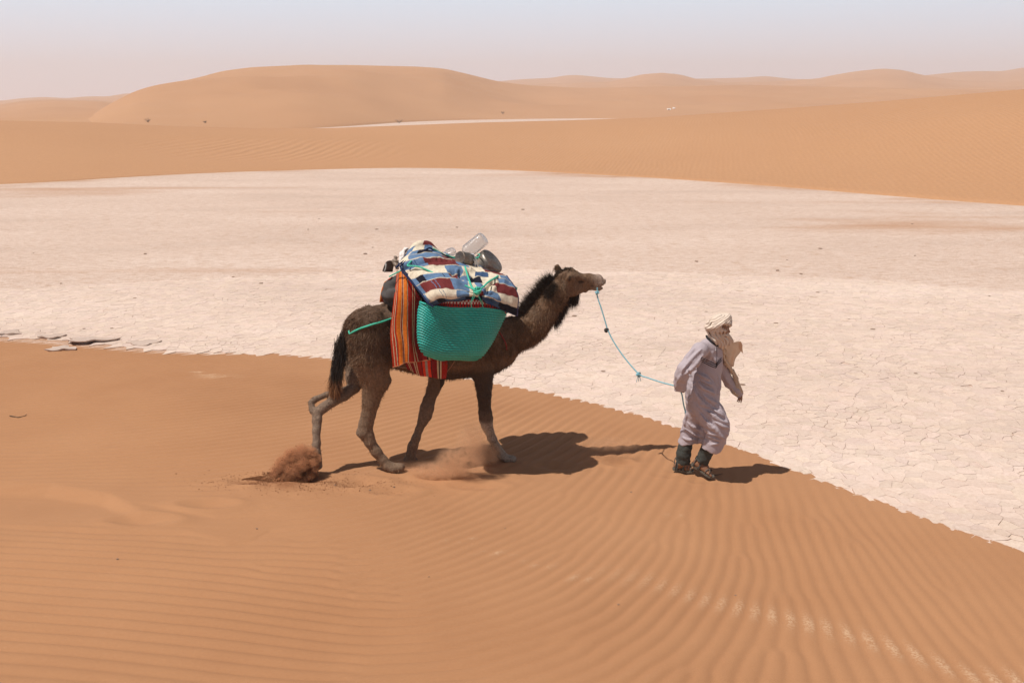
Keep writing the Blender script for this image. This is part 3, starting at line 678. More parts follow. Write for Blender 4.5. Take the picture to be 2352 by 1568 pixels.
# far fore leg
cf_.chain(leg(c4, k4, [(940, 250, 100), (915, 350, 92), (903, 450, 80), (868, 550, 66), (830, 650, 60), (805, 740, 70), (785, 815, 68), (757, 880, 50), (725, 955, 38), (690, 1050, 44), (655, 1140, 50), (634, 1225, 54)], .15, FF, 400, 1280), .03, .85)
cf_.chain(leg(c4, k4, [(600, 1275, 42), (632, 1268, 48), (680, 1282, 32)], .15, FF, 400, 1280), .02, 1.4)
# tail core
cf_.chain([cm(c3, k3, x, y, r, o) for x, y, r, o in [(530, 340, 34, 0), (490, 400, 34, -.02), (462, 480, 24, -.04), (440, 580, 18, -.06), (420, 680, 14, -.08)]], .02)
def skin_noise(p):
    up = sstep(1.05, 1.45, p[:, 2]); hairy = np.clip(up, 0, 1)
    q = p * np.array([1, 1, .55])
    return .012 * hairy * fbm(q, 16, 2, 3) + .008 * hairy * vnoise(q, 38, 6) + .0045 * fbm(p, 9, 2, 5) + .0028 * (1 - hairy) * vnoise(p * np.array([1, 1, .5]), 45, 9)
cf_.noise(skin_noise)
cv, cF = cf_.mesh(1); cv, cF = biggest(cv, cF); cn = normals(cv, cF); print('camel', len(cv))
def near_line(p, pts):
    """distance to a polyline and place along it"""
    best = np.full(len(p), 9.); 
    for a, b in zip(pts[:-1], pts[1:]):
        ab = b - a; t = np.clip(((p - a) @ ab) / (ab @ ab), 0, 1); best = np.minimum(best, np.linalg.norm(p - a - t[:, None] * ab, axis=1))
    return best
def cpt(cf, x, y, off=0.): X_, Y_ = cf(x, y); return P(X_, Y_, CY(X_, off))
def camel_color(p, n=None):
    col = np.tile(np.array([.135, .078, .045]), (len(p), 1)); nz = fbm(p, 5, 3, 2)
    col = col * (1 + .28 * nz)[:, None]
    def put(m, c): nonlocal col; m = np.clip(m, 0, 1)[:, None]; col = col * (1 - m) + np.array(c) * m
    x, z = p[:, 0], p[:, 2]
    hx = cpt(c3, 640, 900)[0]
    low = sstep(.95, .45, z)
    put(.60 * low * (x < hx + .75), (.19, .125, .082)); put(.5 * np.exp(-(near_line(p, [cpt(c3, 600, 430, -.3), cpt(c3, 640, 620, -.3), cpt(c3, 700, 760, -.3)]) / .12) ** 2), (.21, .135, .088))                 # lower hind legs paler; dusty rear thigh with its sunlit highlight put into the colour
    put(.45 * sstep(cpt(c3, 600, 480)[2] + .1, cpt(c3, 560, 700)[2], z) * sstep(cpt(c3, 640, 0)[0], cpt(c3, 520, 0)[0], x), (.20, .15, .115))
    # fore legs: dark above, dusty white below the knee with dark flecks
    fx = x > hx + .75
    put(.85 * fx * sstep(cpt(c4, 0, 300)[2], cpt(c4, 0, 420)[2], z), (.030, .018, .012))
    fl = sstep(-.62, -.30, vnoise(p, 70, 3) + .3 * vnoise(p, 140, 4)); dn = sstep(cpt(c4, 0, 900)[2], cpt(c4, 0, 1010)[2] + .02, z + .03 * nz)
    put(.5 * fx * sstep(cpt(c4, 0, 790)[2], cpt(c4, 0, 900)[2], z), (.13, .085, .058)); put(.8 * fx * dn * (.45 + .55 * fl), (.33, .265, .21))
    # dark hump, rump top and shoulder
    put(.55 * sstep(1.28, 1.5, z + .05 * nz) * (x < cpt(c2, 0, 0)[0]), (.055, .032, .021))
    put(.55 * np.exp(-(near_line(p, [cpt(c4, 1380, 100), cpt(c4, 1400, 330)]) / .22) ** 2), (.035, .021, .014))
    # neck flank and head
    put(.55 * np.exp(-(near_line(p, [cpt(c2, 600, 760, -.1), cpt(c2, 680, 900, -.1), cpt(c2, 760, 800, -.1)]) / .07) ** 2), (.21, .145, .10))
    put(.8 * np.exp(-(near_line(p, [cpt(c2, 960, 400, -.08), cpt(c2, 950, 500, -.08)]) / .020) ** 2), (.30, .23, .17))
    put(.7 * np.exp(-(near_line(p, [cpt(c2, 900, 280), cpt(c2, 1040, 290), cpt(c2, 1120, 330, -.05)]) / .05) ** 2), (.05, .03, .02))
    put(.75 * sstep(cpt(c2, 1270, 0)[0], cpt(c2, 1420, 0)[0], x) * (z < cpt(c2, 0, 300)[2] + .05), (.28, .21, .165))
    put(.9 * np.exp(-(near_line(p, [cpt(c2, 1385, 330), cpt(c2, 1420, 370, -.02)]) / .022) ** 2), (.52, .38, .31))
    put(.95 * np.exp(-(near_line(p, [cpt(c2, 1150, 400, -.07), cpt(c2, 1200, 398, -.07)]) / .013) ** 2), (.012, .009, .008))
    put(.95 * np.exp(-(near_line(p, [cpt(c2, 1026, 395, -.11), cpt(c2, 1036, 335, -.11)]) / .014) ** 2), (.012, .008, .006))
    put(.9 * np.exp(-(near_line(p, [cpt(c2, 1300, 452, -.05), cpt(c2, 1450, 452, -.03)]) / .007) ** 2), (.03, .018, .014))
    return np.clip(col, 0, 1)
def fur_mat(name, rough=.75, k=1.):
    m = M(name, rough, spec=.25); c = m.coord(); a = m.attr('Col', 'Color')
    g = m.noise(c, 55, 4, .7); st = m.noise(m.coord((1, 1, .18)), 90, 3, .7)
    base = m.mix(1., a, m.ramp(g, [(.25, .62), (.75, 1.5)]), 'MULTIPLY'); base = m.mix(1., base, m.ramp(st, [(.3, .78), (.7, 1.25)]), 'MULTIPLY')
    m.color(base); n = m.bump(g, .6, .012); m.bump(st, .5, .006, n); return m.m
FUR = fur_mat('camel_hide'); HAIR = M('camel_hair', .65, spec=.2); HAIR.color(HAIR.attr('Col', 'Color'))
HAIR = HAIR.m
gc = gz(-.9, 9.9)
camel = empty('camel', (-.9, 9.95, gc), 'dark brown one-humped camel walking to the right, loaded with baskets and blankets', 'camel')
mesh_obj('body', cv, qfaces(cF), FUR, camel, col=camel_color(cv))
# eyes
eye_m = M('dark_eye', .08, spec=.6).color((.012, .008, .006)).m
for sg in (-1,):
    e = cf_.hit(*c2(1178, 402), 9.4, 10.4, .012); th = np.linspace(0, np.pi, 9)
    mesh_obj('eye', *lathe([(-.011 * math.cos(a), .011 * math.sin(a) + 1e-5) for a in th], e, (0, 1, 0), 14), eye_m, camel)
# hair
rg = np.random.default_rng(11)
def surf_pts(lines, n, jit, back=0., Yr=(9.4, 10.5)):
    """scatter along a sighted line on the camel's near surface"""
    L = []
    for _ in range(n):
        t = rg.random() * (len(lines) - 1); i = int(t); f = t - i; q = np.array(lines[i]) * (1 - f) + np.array(lines[i + 1]) * f + rg.normal(size=2) * jit
        L.append(q)
    return np.array(L)
def snap(p, it=3):
    for _ in range(it):
        d = cf_.at(p); g = np.stack([cf_.at(p + np.array(e) * .012) - cf_.at(p - np.array(e) * .012) for e in ((1, 0, 0), (0, 1, 0), (0, 0, 1))], -1); g /= np.linalg.norm(g, axis=1)[:, None] + 1e-6
        p = p - g * d[:, None]
    return p, g
def hair_patch(name, poly, n, jit, L, w, dirv, offs, col, seed, sag=.25, nmix=.5, kind=None, cvar=.3, curl=.15):
    q = surf_pts(poly, n, jit); X_, Y_ = c2(q[:, 0], q[:, 1]) if name != 'tail_hair' else c3(q[:, 0], q[:, 1])
    off = rg.uniform(offs[0], offs[1], n); p = P(X_, Y_, CY(X_, off)); p, g = snap(p)
    d = g * nmix + np.array(dirv) + rg.normal(size=(n, 3)) * .14 + .55 * np.stack([vnoise(p, 34, 11), vnoise(p, 34, 12), vnoise(p, 34, 13)], 1)
    ln = rg.uniform(L[0], L[1], n); V, F = blades(p - g * .004, d, ln, w, sag, seed, curl)
    c = np.repeat(np.array(col) * (1 + cvar * rg.normal(size=(n, 1))).clip(.3, 2), 5, 0); return mesh_obj(name, V, F, HAIR, camel, smooth=False, col=c)
dk = (.030, .019, .013)
o = hair_patch('mane', [(420, 815), (500, 735), (560, 655), (620, 580), (690, 490), (730, 410), (800, 350)], 6400, 20, (.02, .095), .0024, (-.5, 0, .5), (-.06, .05), dk, 1, -.05, .75, curl=.35)
o2 = hair_patch('forelock', [(830, 330), (880, 260), (960, 228), (1060, 235)], 1300, 14, (.012, .028), .0018, (-.4, 0, .2), (-.06, .06), (.05, .032, .021), 2, 0, .6)
o3 = hair_patch('beard', [(830, 850), (880, 790), (930, 720), (985, 665), (1060, 625), (1150, 570)], 4400, 16, (.03, .105), .0022, (-.15, 0, -.9), (-.06, .06), dk, 3, .45, .4)
o4 = hair_patch('neck_tuft', [(740, 500), (780, 460), (820, 420), (800, 520), (740, 560)], 2200, 26, (.02, .055), .0024, (-.1, -.1, -.5), (-.15, -.06), (.045, .028, .018), 4, .2, .7, curl=.6)
# tail: long black hair with a rusty tip
n = 5200; t = rg.random(n) ** .8; ctrl = catmull(np.array([cpt(c3, 505, 345, -.02), cpt(c3, 462, 440, -.04), cpt(c3, 440, 540, -.06), cpt(c3, 418, 660, -.08), cpt(c3, 400, 760, -.08)]), 60)
ii = (t * 59).astype(int); wv = np.interp(t, [0, .3, .8, 1], [.022, .034, .030, .014])
p = ctrl[ii] + rg.normal(size=(n, 3)) * wv[:, None] * .75; d = np.stack([rg.normal(size=n) * .16 - .16 + .06 * t, rg.normal(size=n) * .16, -np.ones(n)], 1)
ln = rg.uniform(.07, .19, n) * np.interp(t, [0, 1], [.75, 1.25]); V, F = blades(p, d, ln, .0024, .1, 5, .10)
tipz = V.reshape(-1, 5, 3)[:, :, 2]; zz0, zz1 = cpt(c3, 0, 780)[2], cpt(c3, 0, 850)[2]
w = sstep(zz0, zz1, tipz).reshape(-1, 1); c = np.repeat(np.array([[.022, .017, .014]]) * rg.uniform(.5, 1.9, (n, 1)), 5, 0) * (1 - w) + np.array([.25, .115, .05]) * rg.uniform(.6, 1.2, (n * 5, 1)) * w
tail = mesh_obj('tail', V, F, HAIR, camel, smooth=False, col=c)
n = 900; p = np.array([cpt(c3, 395, 800, -.08)]) + rg.normal(size=(n, 3)) * np.array([.022, .02, .03]); d = np.stack([rg.normal(size=n) * .14 - .02, rg.normal(size=n) * .1, -np.ones(n)], 1)
V, F = blades(p, d, rg.uniform(.08, .15, n), .0024, .1, 6, .12); mesh_obj('tail_tip', V, F, HAIR, camel, smooth=False, col=np.repeat(np.array([[.27, .125, .055]]) * rg.uniform(.5, 1.25, (n, 1)), 5, 0))
# short woolly coat on rump, shoulder, neck
fc = cv[cF].mean(1); fnz = cn[cF[:, 0]]
wgt = .25 * sstep(.65, 1.1, fc[:, 2]) + 1.0 * sstep(1.15, 1.35, fc[:, 2]); wgt = wgt * (fnz[:, 1] < .55) * (fc[:, 0] < cpt(c2, 1000, 0)[0]); wgt[fc[:, 2] < .6] = .03
p, fi = rand_on(cv, cF, 46000, wgt + 1e-4, 3); g = cn[cF[fi, 0]]
fw = vnoise(p, 14, 5)[:, None] * np.array([.8, .3, .3]) + vnoise(p, 14, 6)[:, None] * np.array([.2, .4, .5])
d = g * .45 + np.array([-.25, 0, -.75]) + fw + rg.normal(size=p.shape) * .2; ln = rg.uniform(.012, .034, len(p)) * (1 + .5 * (p[:, 2] > 1.3))
V, F = blades(p - g * .002, d, ln, .0020, .05, 9, .2); c = np.repeat(camel_color(p) * rg.uniform(.6, 1.6, (len(p), 1)) * np.array([1.1, 1., .88]), 5, 0)
o = mesh_obj('coat', V, F, HAIR, camel, smooth=False, col=c); o['kind'] = 'stuff'

# ================================================================== THE LOAD
def L1(x, y, off): return cpt(c1, x, y, off)
def cloth_mat(name, fuzz=.5, scale=420, rough=.95, spec=.12, wr=.0):
    m = M(name, rough, spec=spec); c = m.coord(world_=False); a = m.attr('Col', 'Color')
    g = m.noise(c, scale, 3, .7); base = m.mix(1., a, m.ramp(g, [(.2, 1 - fuzz * .5), (.8, 1 + fuzz * .5)]), 'MULTIPLY'); m.color(base)
    n = m.bump(g, .35, .003)
    m.bump(m.noise(c, 38, 3, .6), .35, .010, n); return m.m
WOOL = cloth_mat('wool', .7, 300); WEAVE = cloth_mat('flat_weave', .5, 500); FELT = cloth_mat('felt', .9, 160)
def surface(ctrl, nu_, nv_):
    """ctrl [rows][cols] of 3D points -> smooth grid, rows x cols"""
    C = np.array(ctrl, float); A = catmull(C, nv_); return np.stack([catmull(A[i], nu_) for i in range(nv_)])
def grid_normals(G):
    du = np.gradient(G, axis=1); dv = np.gradient(G, axis=0); n = np.cross(du, dv); return n / (np.linalg.norm(n, axis=-1, keepdims=True) + 1e-12)
def thick(name, G, th, mat, parent=None, col=None, flip=False):
    """closed sheet of real thickness from a grid"""
    n = grid_normals(G) * (-1 if flip else 1); a, b = G + n * th / 2, G - n * th / 2; nr, nc = G.shape[:2]; N = nr * nc
    F1 = grid_faces(nr, nc); F2 = F1[:, ::-1] + N; idx = np.arange(N).reshape(nr, nc)
    per = np.concatenate([idx[0, :], idx[1:, -1], idx[-1, -2::-1], idx[-2:0:-1, 0]]); p2 = np.roll(per, -1)
    F3 = np.stack([p2, per, per + N, p2 + N], 1); F = np.concatenate([F1, F2, F3])
    V = np.concatenate([a.reshape(-1, 3), b.reshape(-1, 3)]); c2_ = None if col is None else np.concatenate([col.reshape(-1, 3)] * 2)
    return mesh_obj(name, V, F, mat, parent, col=c2_)

# --- woven basket
rim_y = lambda s: np.interp(s, [0, .12, .35, .7, 1], [835, 872, 895, 893, 925])
prof = np.array([(0, 512, 1382), (.10, 498, 1362), (.25, 489, 1325), (.40, 490, 1292), (.55, 492, 1258), (.70, 500, 1215), (.82, 522, 1172), (.90, 560, 1140), (.96, 630, 1096), (1.0, 720, 1040)])
nb, na = 230, 360; vs = np.linspace(0, 1, nb); al = np.linspace(0, 2 * np.pi, na, endpoint=False)
Bk = np.zeros((nb, na, 3))
for i, v in enumerate(vs):
    xl, xr = np.interp(v, prof[:, 0], prof[:, 1]), np.interp(v, prof[:, 0], prof[:, 2]); ca, sa = np.cos(al), np.sin(al); e = 2 / 2.7
    sx_ = np.sign(ca) * np.abs(ca) ** e; sy_ = np.sign(sa) * np.abs(sa) ** e; s01 = (sx_ + 1) / 2
    xx = xl + (xr - xl) * s01; yy = rim_y(s01) * (1 - v) + (1417 + 12 * s01 * (1 - s01)) * v
    dep = (.205 - .02 * v) * np.sqrt(max(1e-4, 1 - max(0, (v - .80) / .2) ** 2)); off = -.44 - dep * (-sy_) * -1 - .02 * np.sin(v * 3)
    X_, Y_ = c1(xx, yy); Bk[i] = P(X_, Y_, CY(X_, off)); 
Bk[:, :, 1] += .022 * np.sin(Bk[:, :, 0] * 9 + 1) * np.sin(vs * 3.1)[:, None]
Bk[:, :, 1] -= .045 * sstep(.40, .05, (Bk[:, :, 0] - Bk[:, :, 0].min()) / .86) * (np.sin(al)[None] < 0) * np.sin(np.pi * vs ** .7)[:, None]
dvn = Bk - Bk.mean(1, keepdims=True); 
left = sstep(.34, .0, (Bk[:, :, 0] - Bk[:, :, 0].min()) / .86)
ph_b = vs[:, None] * 22 + 2.6 * left * (1 - .25 * vs[:, None]) * 1.6
ang = al[None] * 58 + np.floor(ph_b) * np.pi
rid = np.abs(np.sin(np.pi * ph_b)); nrm = grid_normals(Bk)
sgn = np.sign((nrm * dvn).sum(-1).mean()); nrm *= sgn
Bk = Bk + nrm * ((.0095 * rid ** .6 * (1 + .25 * left)) + .0022 * np.sin(ang + 3 * np.pi * (ph_b % 1)) * rid)[..., None]
Bk += nrm * (.008 * fbm(Bk, 5, 2, 3))[..., None]
m = M('palm_weave', .42, spec=.5); a = m.attr('Col', 'Color'); m.color(m.mix(1., a, m.ramp(m.noise(m.coord(world_=False), 160, 3, .7), [(.25, .7), (.75, 1.25)]), 'MULTIPLY')); m.bump(m.noise(m.coord(world_=False), 240, 3), .4, .003); PALM = m.m
bc = np.array([.020, .37, .315]) * (1 + .16 * fbm(Bk, 9, 3, 4) + .10 * np.sin(ang))[..., None] * (1 - .45 * (rid < .30))[..., None]  # dark stitches and groove shade between the braid rows put into the colour
bc = bc * (1 - .25 * sstep(.1, .6, vnoise(Bk, 3, 6)))[..., None] + np.array([.05, .03, .015]) * (.25 * sstep(.75, 1., vs))[:, None, None]
basket = empty('woven_basket', (float(Bk[:, :, 0].mean()), float(Bk[:, :, 1].mean()), float(Bk[:, :, 2].min())), 'turquoise braided palm pannier hanging on the near side of the camel', 'basket')
Vb = Bk.reshape(-1, 3); Fb = grid_faces(nb, na, True); Fb = Fb if sgn < 0 else Fb[:, ::-1]
Fl = Fb.tolist() + [list(range((nb - 1) * na, nb * na))]
inner = Bk[:28] - nrm[:28] * .012; Vi = inner.reshape(-1, 3); Fi = (grid_faces(28, na, True)[:, ::-1] + len(Vb)).tolist()
rimF = [[j, (j + 1) % na, len(Vb) + (j + 1) % na, len(Vb) + j] for j in range(na)]
mesh_obj('basket_wall', np.concatenate([Vb, Vi]), Fl + Fi + rimF, PALM, basket, col=np.concatenate([bc.reshape(-1, 3), bc[:28].reshape(-1, 3) * .8]))
rimline = np.concatenate([Bk[0], Bk[:1, 0]]) + np.array([0, 0, .004])
v, f = tube(rimline, .010, 8, 500, 3, 90); mesh_obj('basket_rim', v, f, PALM, basket, col=np.tile([.022, .40, .34], (len(v), 1)))

far_b = basket.copy(); COL.objects.link(far_b); far_b.location = (basket.location[0] + .10, basket.location[1] + .98, basket.location[2] + .05); far_b.rotation_euler = (0, 0, 0)
far_b['label'] = 'second palm pannier on the far side of the camel, hidden behind its body'
for ch in list(basket.children):
    k_ = ch.copy(); COL.objects.link(k_); k_.parent = far_b
for o_ in (basket, far_b): o_['group'] = 'palm panniers slung on both sides of the camel'
# --- grey felt pad laid over the camel's back
lo_ = P(*c1(60, 950), 9.3); hi_ = P(*c1(1420, 330), 10.4)
pf = Field([lo_[0], 9.25, 1.2], [hi_[0] + .1, 10.45, 2.25], .014)
pc = lambda x, y, r, off=0.: (L1(x, y, off), r * k1 * PXM)
for off in (-.24, .24): pf.chain([pc(215, 760, 62, off * .9), pc(360, 760, 70, off), pc(700, 690, 130, off), pc(1050, 720, 130, off), pc(1250, 760, 80, off)], .08)
pf.chain([pc(225, 650, 66, .02), pc(400, 590, 90), pc(700, 560, 140), pc(1000, 600, 130), pc(1200, 660, 90)], .08)
pf.chain([pc(196, 680, 66, -.06), pc(196, 760, 72, -.10), pc(235, 840, 44, -.14)], .04)
pf.noise(lambda p: .012 * fbm(p, 8, 3, 2) + .006 * np.sin(p[:, 2] * 70 + 6 * vnoise(p, 4, 4)))
v, F = pf.mesh(1); v, F = biggest(v, F)
tag(mesh_obj('felt_pad', v, qfaces(F), FELT, col=np.array([.075, .068, .066]) * (1 + .25 * fbm(v, 12, 2, 1))[:, None]), 'dark grey felt pad under the load, bulging out behind the striped cloth', 'pad')
# its orange-edged rug showing behind
G = surface([[L1(150, 625, .02), L1(185, 600, .05), L1(230, 570, .06)], [L1(118, 700, -.02), L1(150, 690, -.02), L1(200, 680, .0)], [L1(102, 780, -.03), L1(140, 775, -.03), L1(190, 770, -.02)], [L1(96, 830, -.03), L1(135, 832, -.03), L1(190, 840, -.02)]], 16, 30)
cc_ = np.tile(np.array([.33, .045, .02]), (30, 16, 1)); cc_[:, :3] = (.55, .17, .03)
tag(thick('rug', G, .012, WEAVE, col=cc_), 'edge of a rust red rug peeping out behind the grey pad', 'rug')

# --- striped cloth
STR = [(0, .055, 'r'), (.055, .075, 'c'), (.075, .14, 'r'), (.14, .16, 'c'), (.16, .175, 'k'), (.175, .215, 'r'), (.215, .335, 'o'), (.335, .35, 'c'), (.35, .385, 'm'), (.385, .405, 'c'), (.405, .52, 'o'), (.52, .535, 'k'), (.535, .55, 'c'),
       (.55, .68, 'R'), (.68, .70, 'c'), (.70, .735, 'R'), (.735, .755, 'c'), (.755, .90, 'm'), (.90, .92, 'k'), (.92, .94, 'c'), (.94, 1.01, 'R')]
SC = {'r': (.40, .035, .012), 'R': (.30, .018, .010), 'm': (.20, .012, .012), 'c': (.50, .38, .24), 'k': (.02, .015, .018), 'o': (.66, .17, .022), 'x': (.62, .045, .02), 'g': (.32, .24, .20)}
def stripes(u, tab):
    out = np.zeros(u.shape + (3,))
    for a, b, k in tab: out[(u >= a) & (u < b)] = SC[k]
    return out
top = [(272, 545), (300, 518), (335, 530), (400, 600), (470, 720), (540, 830)]
mid1 = [(240, 800), (285, 780), (340, 790), (400, 800), (470, 830), (545, 860)]
mid2 = [(207, 1080), (262, 1080), (330, 1090), (400, 1090), (465, 1090), (560, 1090)]
mid3 = [(207, 1250), (285, 1250), (345, 1250), (405, 1250), (470, 1240), (580, 1230)]
bot = [(228, 1492), (300, 1470), (350, 1445), (410, 1438), (520, 1428), (650, 1405)]
offs = [[-.16, -.24, -.28, -.33, -.36, -.36], [-.30, -.34, -.36, -.37, -.37, -.35], [-.31, -.34, -.36, -.36, -.34, -.31], [-.33, -.36, -.37, -.37, -.35, -.32], [-.33, -.36, -.38, -.37, -.36, -.34]]
G = surface([[L1(x, y, o) for (x, y), o in zip(r, of)] for r, of in zip([top, mid1, mid2, mid3, bot], offs)], 190, 170)
uu, vv_ = np.meshgrid(np.linspace(0, 1, 190), np.linspace(0, 1, 170)); nn = grid_normals(G)
G = G + nn * (.010 * np.sin(uu * 17 + 1.3 * np.sin(vv_ * 3)) * vv_ + .006 * fbm(G * np.array([1, 1, .3]), 10, 2, 3))[..., None]
sc_ = empty('striped_cloth', tuple(G.reshape(-1, 3).min(0)), 'red and orange striped woven cloth hanging down behind the basket', 'cloth')
uw = uu + .004 * vnoise(G, 30, 2); scol = stripes(uw, STR) * (1 + .22 * fbm(G, 60, 2, 7))[..., None]
thick('hanging_flap', G, .007, WEAVE, sc_, scol)
v, f = tube(catmull(G[-1, ::12], 80) + np.array([0, -.002, 0]), .0045, 6, 100); mesh_obj('hem', v, f, WEAVE, sc_, col=np.tile([.42, .16, .08], (len(v), 1)))
# saddle cloth under the basket
L4 = lambda x, y, off: cpt(c4, x, y, off)
STR2 = [(0, .10, 'm'), (.10, .125, 'c'), (.125, .16, 'm'), (.16, .185, 'c'), (.185, .29, 'm'), (.29, .315, 'c'), (.315, .34, 'm'), (.34, .365, 'c'), (.365, .46, 'R'), (.46, .475, 'k'), (.475, .54, 'x'), (.54, .60, 'g'), (.60, .67, 'x'), (.67, .69, 'k'), (.69, .80, 'm'), (.80, .83, 'c'), (.83, .855, 'k'), (.855, .885, 'c'), (.885, 1.01, 'R')]
rows4 = [[(520, 160), (640, 160), (760, 165), (880, 165), (1020, 165)], [(540, 225), (640, 225), (760, 225), (880, 230), (1022, 232)], [(575, 270), (660, 300), (770, 330), (885, 340), (1016, 345)], [(600, 330), (690, 378), (780, 405), (895, 420), (1003, 430)]]
G = surface([[L4(x, y, o) for x, y in r] for r, o in zip(rows4, (-.30, -.315, -.30, -.27))], 170, 70)
uu, vv_ = np.meshgrid(np.linspace(0, 1, 170), np.linspace(0, 1, 70)); G = G + grid_normals(G) * (.008 * np.sin(uu * 13) * vv_)[..., None]
so = thick('saddle_cloth', G, .007, WEAVE, None, stripes(uu + .003 * vnoise(G, 30, 2), STR2) * (1 + .2 * fbm(G, 60, 2, 7))[..., None])
tag(so, 'dark red striped saddle cloth showing below the bottom of the turquoise basket', 'cloth')
G = surface([[L4(x, y, o) for x, y in r] for r, o in zip([[(470, 300), (530, 262), (600, 250), (660, 250)], [(490, 306), (540, 290), (600, 290), (670, 300)], [(500, 308), (560, 312), (610, 325), (690, 372)]], (-.10, -.14, -.2))], 50, 24)
tag(thick('cloth_lining', G, .006, WEAVE, None, np.tile(np.array([.50, .34, .26]), (24, 50, 1))), 'pale underside of the saddle cloth folded below the hanging flap', 'cloth')

# --- red patterned rug squeezed on top of the basket
G = surface([[L1(640, 745, -.50), L1(800, 760, -.55), L1(1000, 770, -.57), L1(1180, 770, -.56), L1(1330, 800, -.50)], [L1(640, 800, -.56), L1(800, 806, -.615), L1(1000, 808, -.63), L1(1180, 815, -.61), L1(1340, 860, -.53)],
             [L1(660, 850, -.57), L1(800, 872, -.63), L1(1000, 884, -.64), L1(1180, 880, -.62), L1(1370, 915, -.53)], [L1(660, 880, -.52), L1(800, 905, -.57), L1(1000, 915, -.58), L1(1180, 912, -.56), L1(1370, 940, -.50)]], 260, 60)
uu, vv_ = np.meshgrid(np.linspace(0, 1, 260), np.linspace(0, 1, 60)); rc = np.tile(np.array([.34, .012, .012]), (60, 260, 1))
z1 = (vv_ > .36) & (vv_ < .52) & (((uu * 24 + (vv_ > .44) * .45) % 1) < .55); rc[z1] = (.62, .52, .46)
z2 = (vv_ > .53) & (vv_ < .64) & (((uu * 30) % 1) < .5); rc[z2] = (.03, .02, .02)
G = G + grid_normals(G) * (.008 * fbm(G, 14, 2, 2))[..., None]
tag(thick('patterned_rug', G, .02, WOOL, None, rc), 'red rug with a white zigzag band squeezed between the basket rim and the plaid blanket', 'rug')

# --- the big patterned blanket
rows = [([(640, 872), (760, 812), (900, 808), (1045, 792), (1190, 842), (1340, 912), (1480, 972)], [-.64, -.67, -.67, -.68, -.67, -.60, -.52]),
        ([(575, 812), (690, 752), (840, 768), (1040, 758), (1190, 765), (1345, 815), (1500, 850)], [-.62, -.70, -.71, -.71, -.70, -.63, -.52]),
        ([(500, 715), (620, 655), (820, 655), (1000, 690), (1140, 690), (1300, 700), (1488, 740)], [-.50, -.60, -.64, -.63, -.60, -.56, -.47]),
        ([(420, 615), (540, 560), (760, 548), (910, 582), (1080, 605), (1260, 595), (1440, 640)], [-.38, -.46, -.50, -.49, -.46, -.44, -.38]),
        ([(345, 515), (480, 480), (700, 468), (890, 470), (1070, 530), (1220, 545), (1372, 572)], [-.24, -.32, -.36, -.34, -.30, -.30, -.28]),
        ([(296, 462), (420, 395), (640, 380), (860, 425), (1010, 470), (1130, 480), (1290, 550)], [-.12, -.18, -.16, -.14, -.12, -.10, -.10]),
        ([(345, 370), (470, 300), (600, 300), (760, 345), (990, 430), (1110, 455), (1270, 548)], [-.02, .0, .02, .06, .08, .08, .08]),
        ([(420, 285), (520, 225), (600, 235), (720, 345), (980, 420), (1110, 455), (1260, 560)], [.08, .10, .12, .18, .22, .22, .22]),
        ([(440, 380), (520, 330), (600, 340), (740, 440), (980, 500), (1110, 540), (1260, 640)], [.24, .26, .28, .38, .42, .42, .40]),
        ([(450, 620), (520, 600), (600, 600), (760, 640), (980, 680), (1110, 700), (1250, 780)], [.30, .36, .44, .50, .54, .54, .50])]
G = surface([[L1(x, y, o) for (x, y), o in zip(r, of)] for r, of in rows], 300, 380)
uu, vv_ = np.meshgrid(np.linspace(0, 1, 300), np.linspace(0, 1, 380)); nn = grid_normals(G)
if nn[190, 150, 2] < 0: nn = -nn
fold = .020 * fbm(G * np.array([1, 1.6, 1.2]), 5.5, 2, 8) + .010 * (1 - np.abs(vnoise(G * np.array([1., 1.4, 1]), 9, 4)) * 2.2)
# creases radiating from the rope knot
kx, kv = .575, .085
dk_ = np.hypot((uu - kx) * 1.9, (vv_ - kv) * 2.4); aa = np.arctan2((vv_ - kv) * 2.4, (uu - kx) * 1.9)
fold = fold - .035 * np.exp(-(dk_ / .07) ** 2) + .016 * np.sin(aa * 7 + 1) * np.exp(-((dk_ - .2) / .16) ** 2)
for (u0, v0, u1, v1, dp_, wd) in [(.58, .09, .50, .36, .028, .016), (.58, .09, .80, .28, .024, .016), (.02, .46, .42, .50, .022, .02), (.02, .40, .35, .52, .012, .012), (.42, .33, .62, .30, .02, .03), (.60, .40, .72, .22, .02, .025)]:
    ab = np.array([u1 - u0, v1 - v0]); t = np.clip(((uu - u0) * ab[0] + (vv_ - v0) * ab[1]) / (ab @ ab), 0, 1); q = np.hypot((uu - u0 - t * ab[0]) * 1.1, vv_ - v0 - t * ab[1]); fold = fold - dp_ * np.exp(-(q / wd) ** 2) + dp_ * .5 * np.exp(-((q - 2.2 * wd) / wd) ** 2)
G = G + nn * fold[..., None]
BC = {'b': (.115, .19, .31), 'B': (.045, .085, .17), 'm': (.155, .030, .030), 'c': (.66, .57, .44), 'k': (.012, .013, .022), 'n': (.018, .028, .075)}
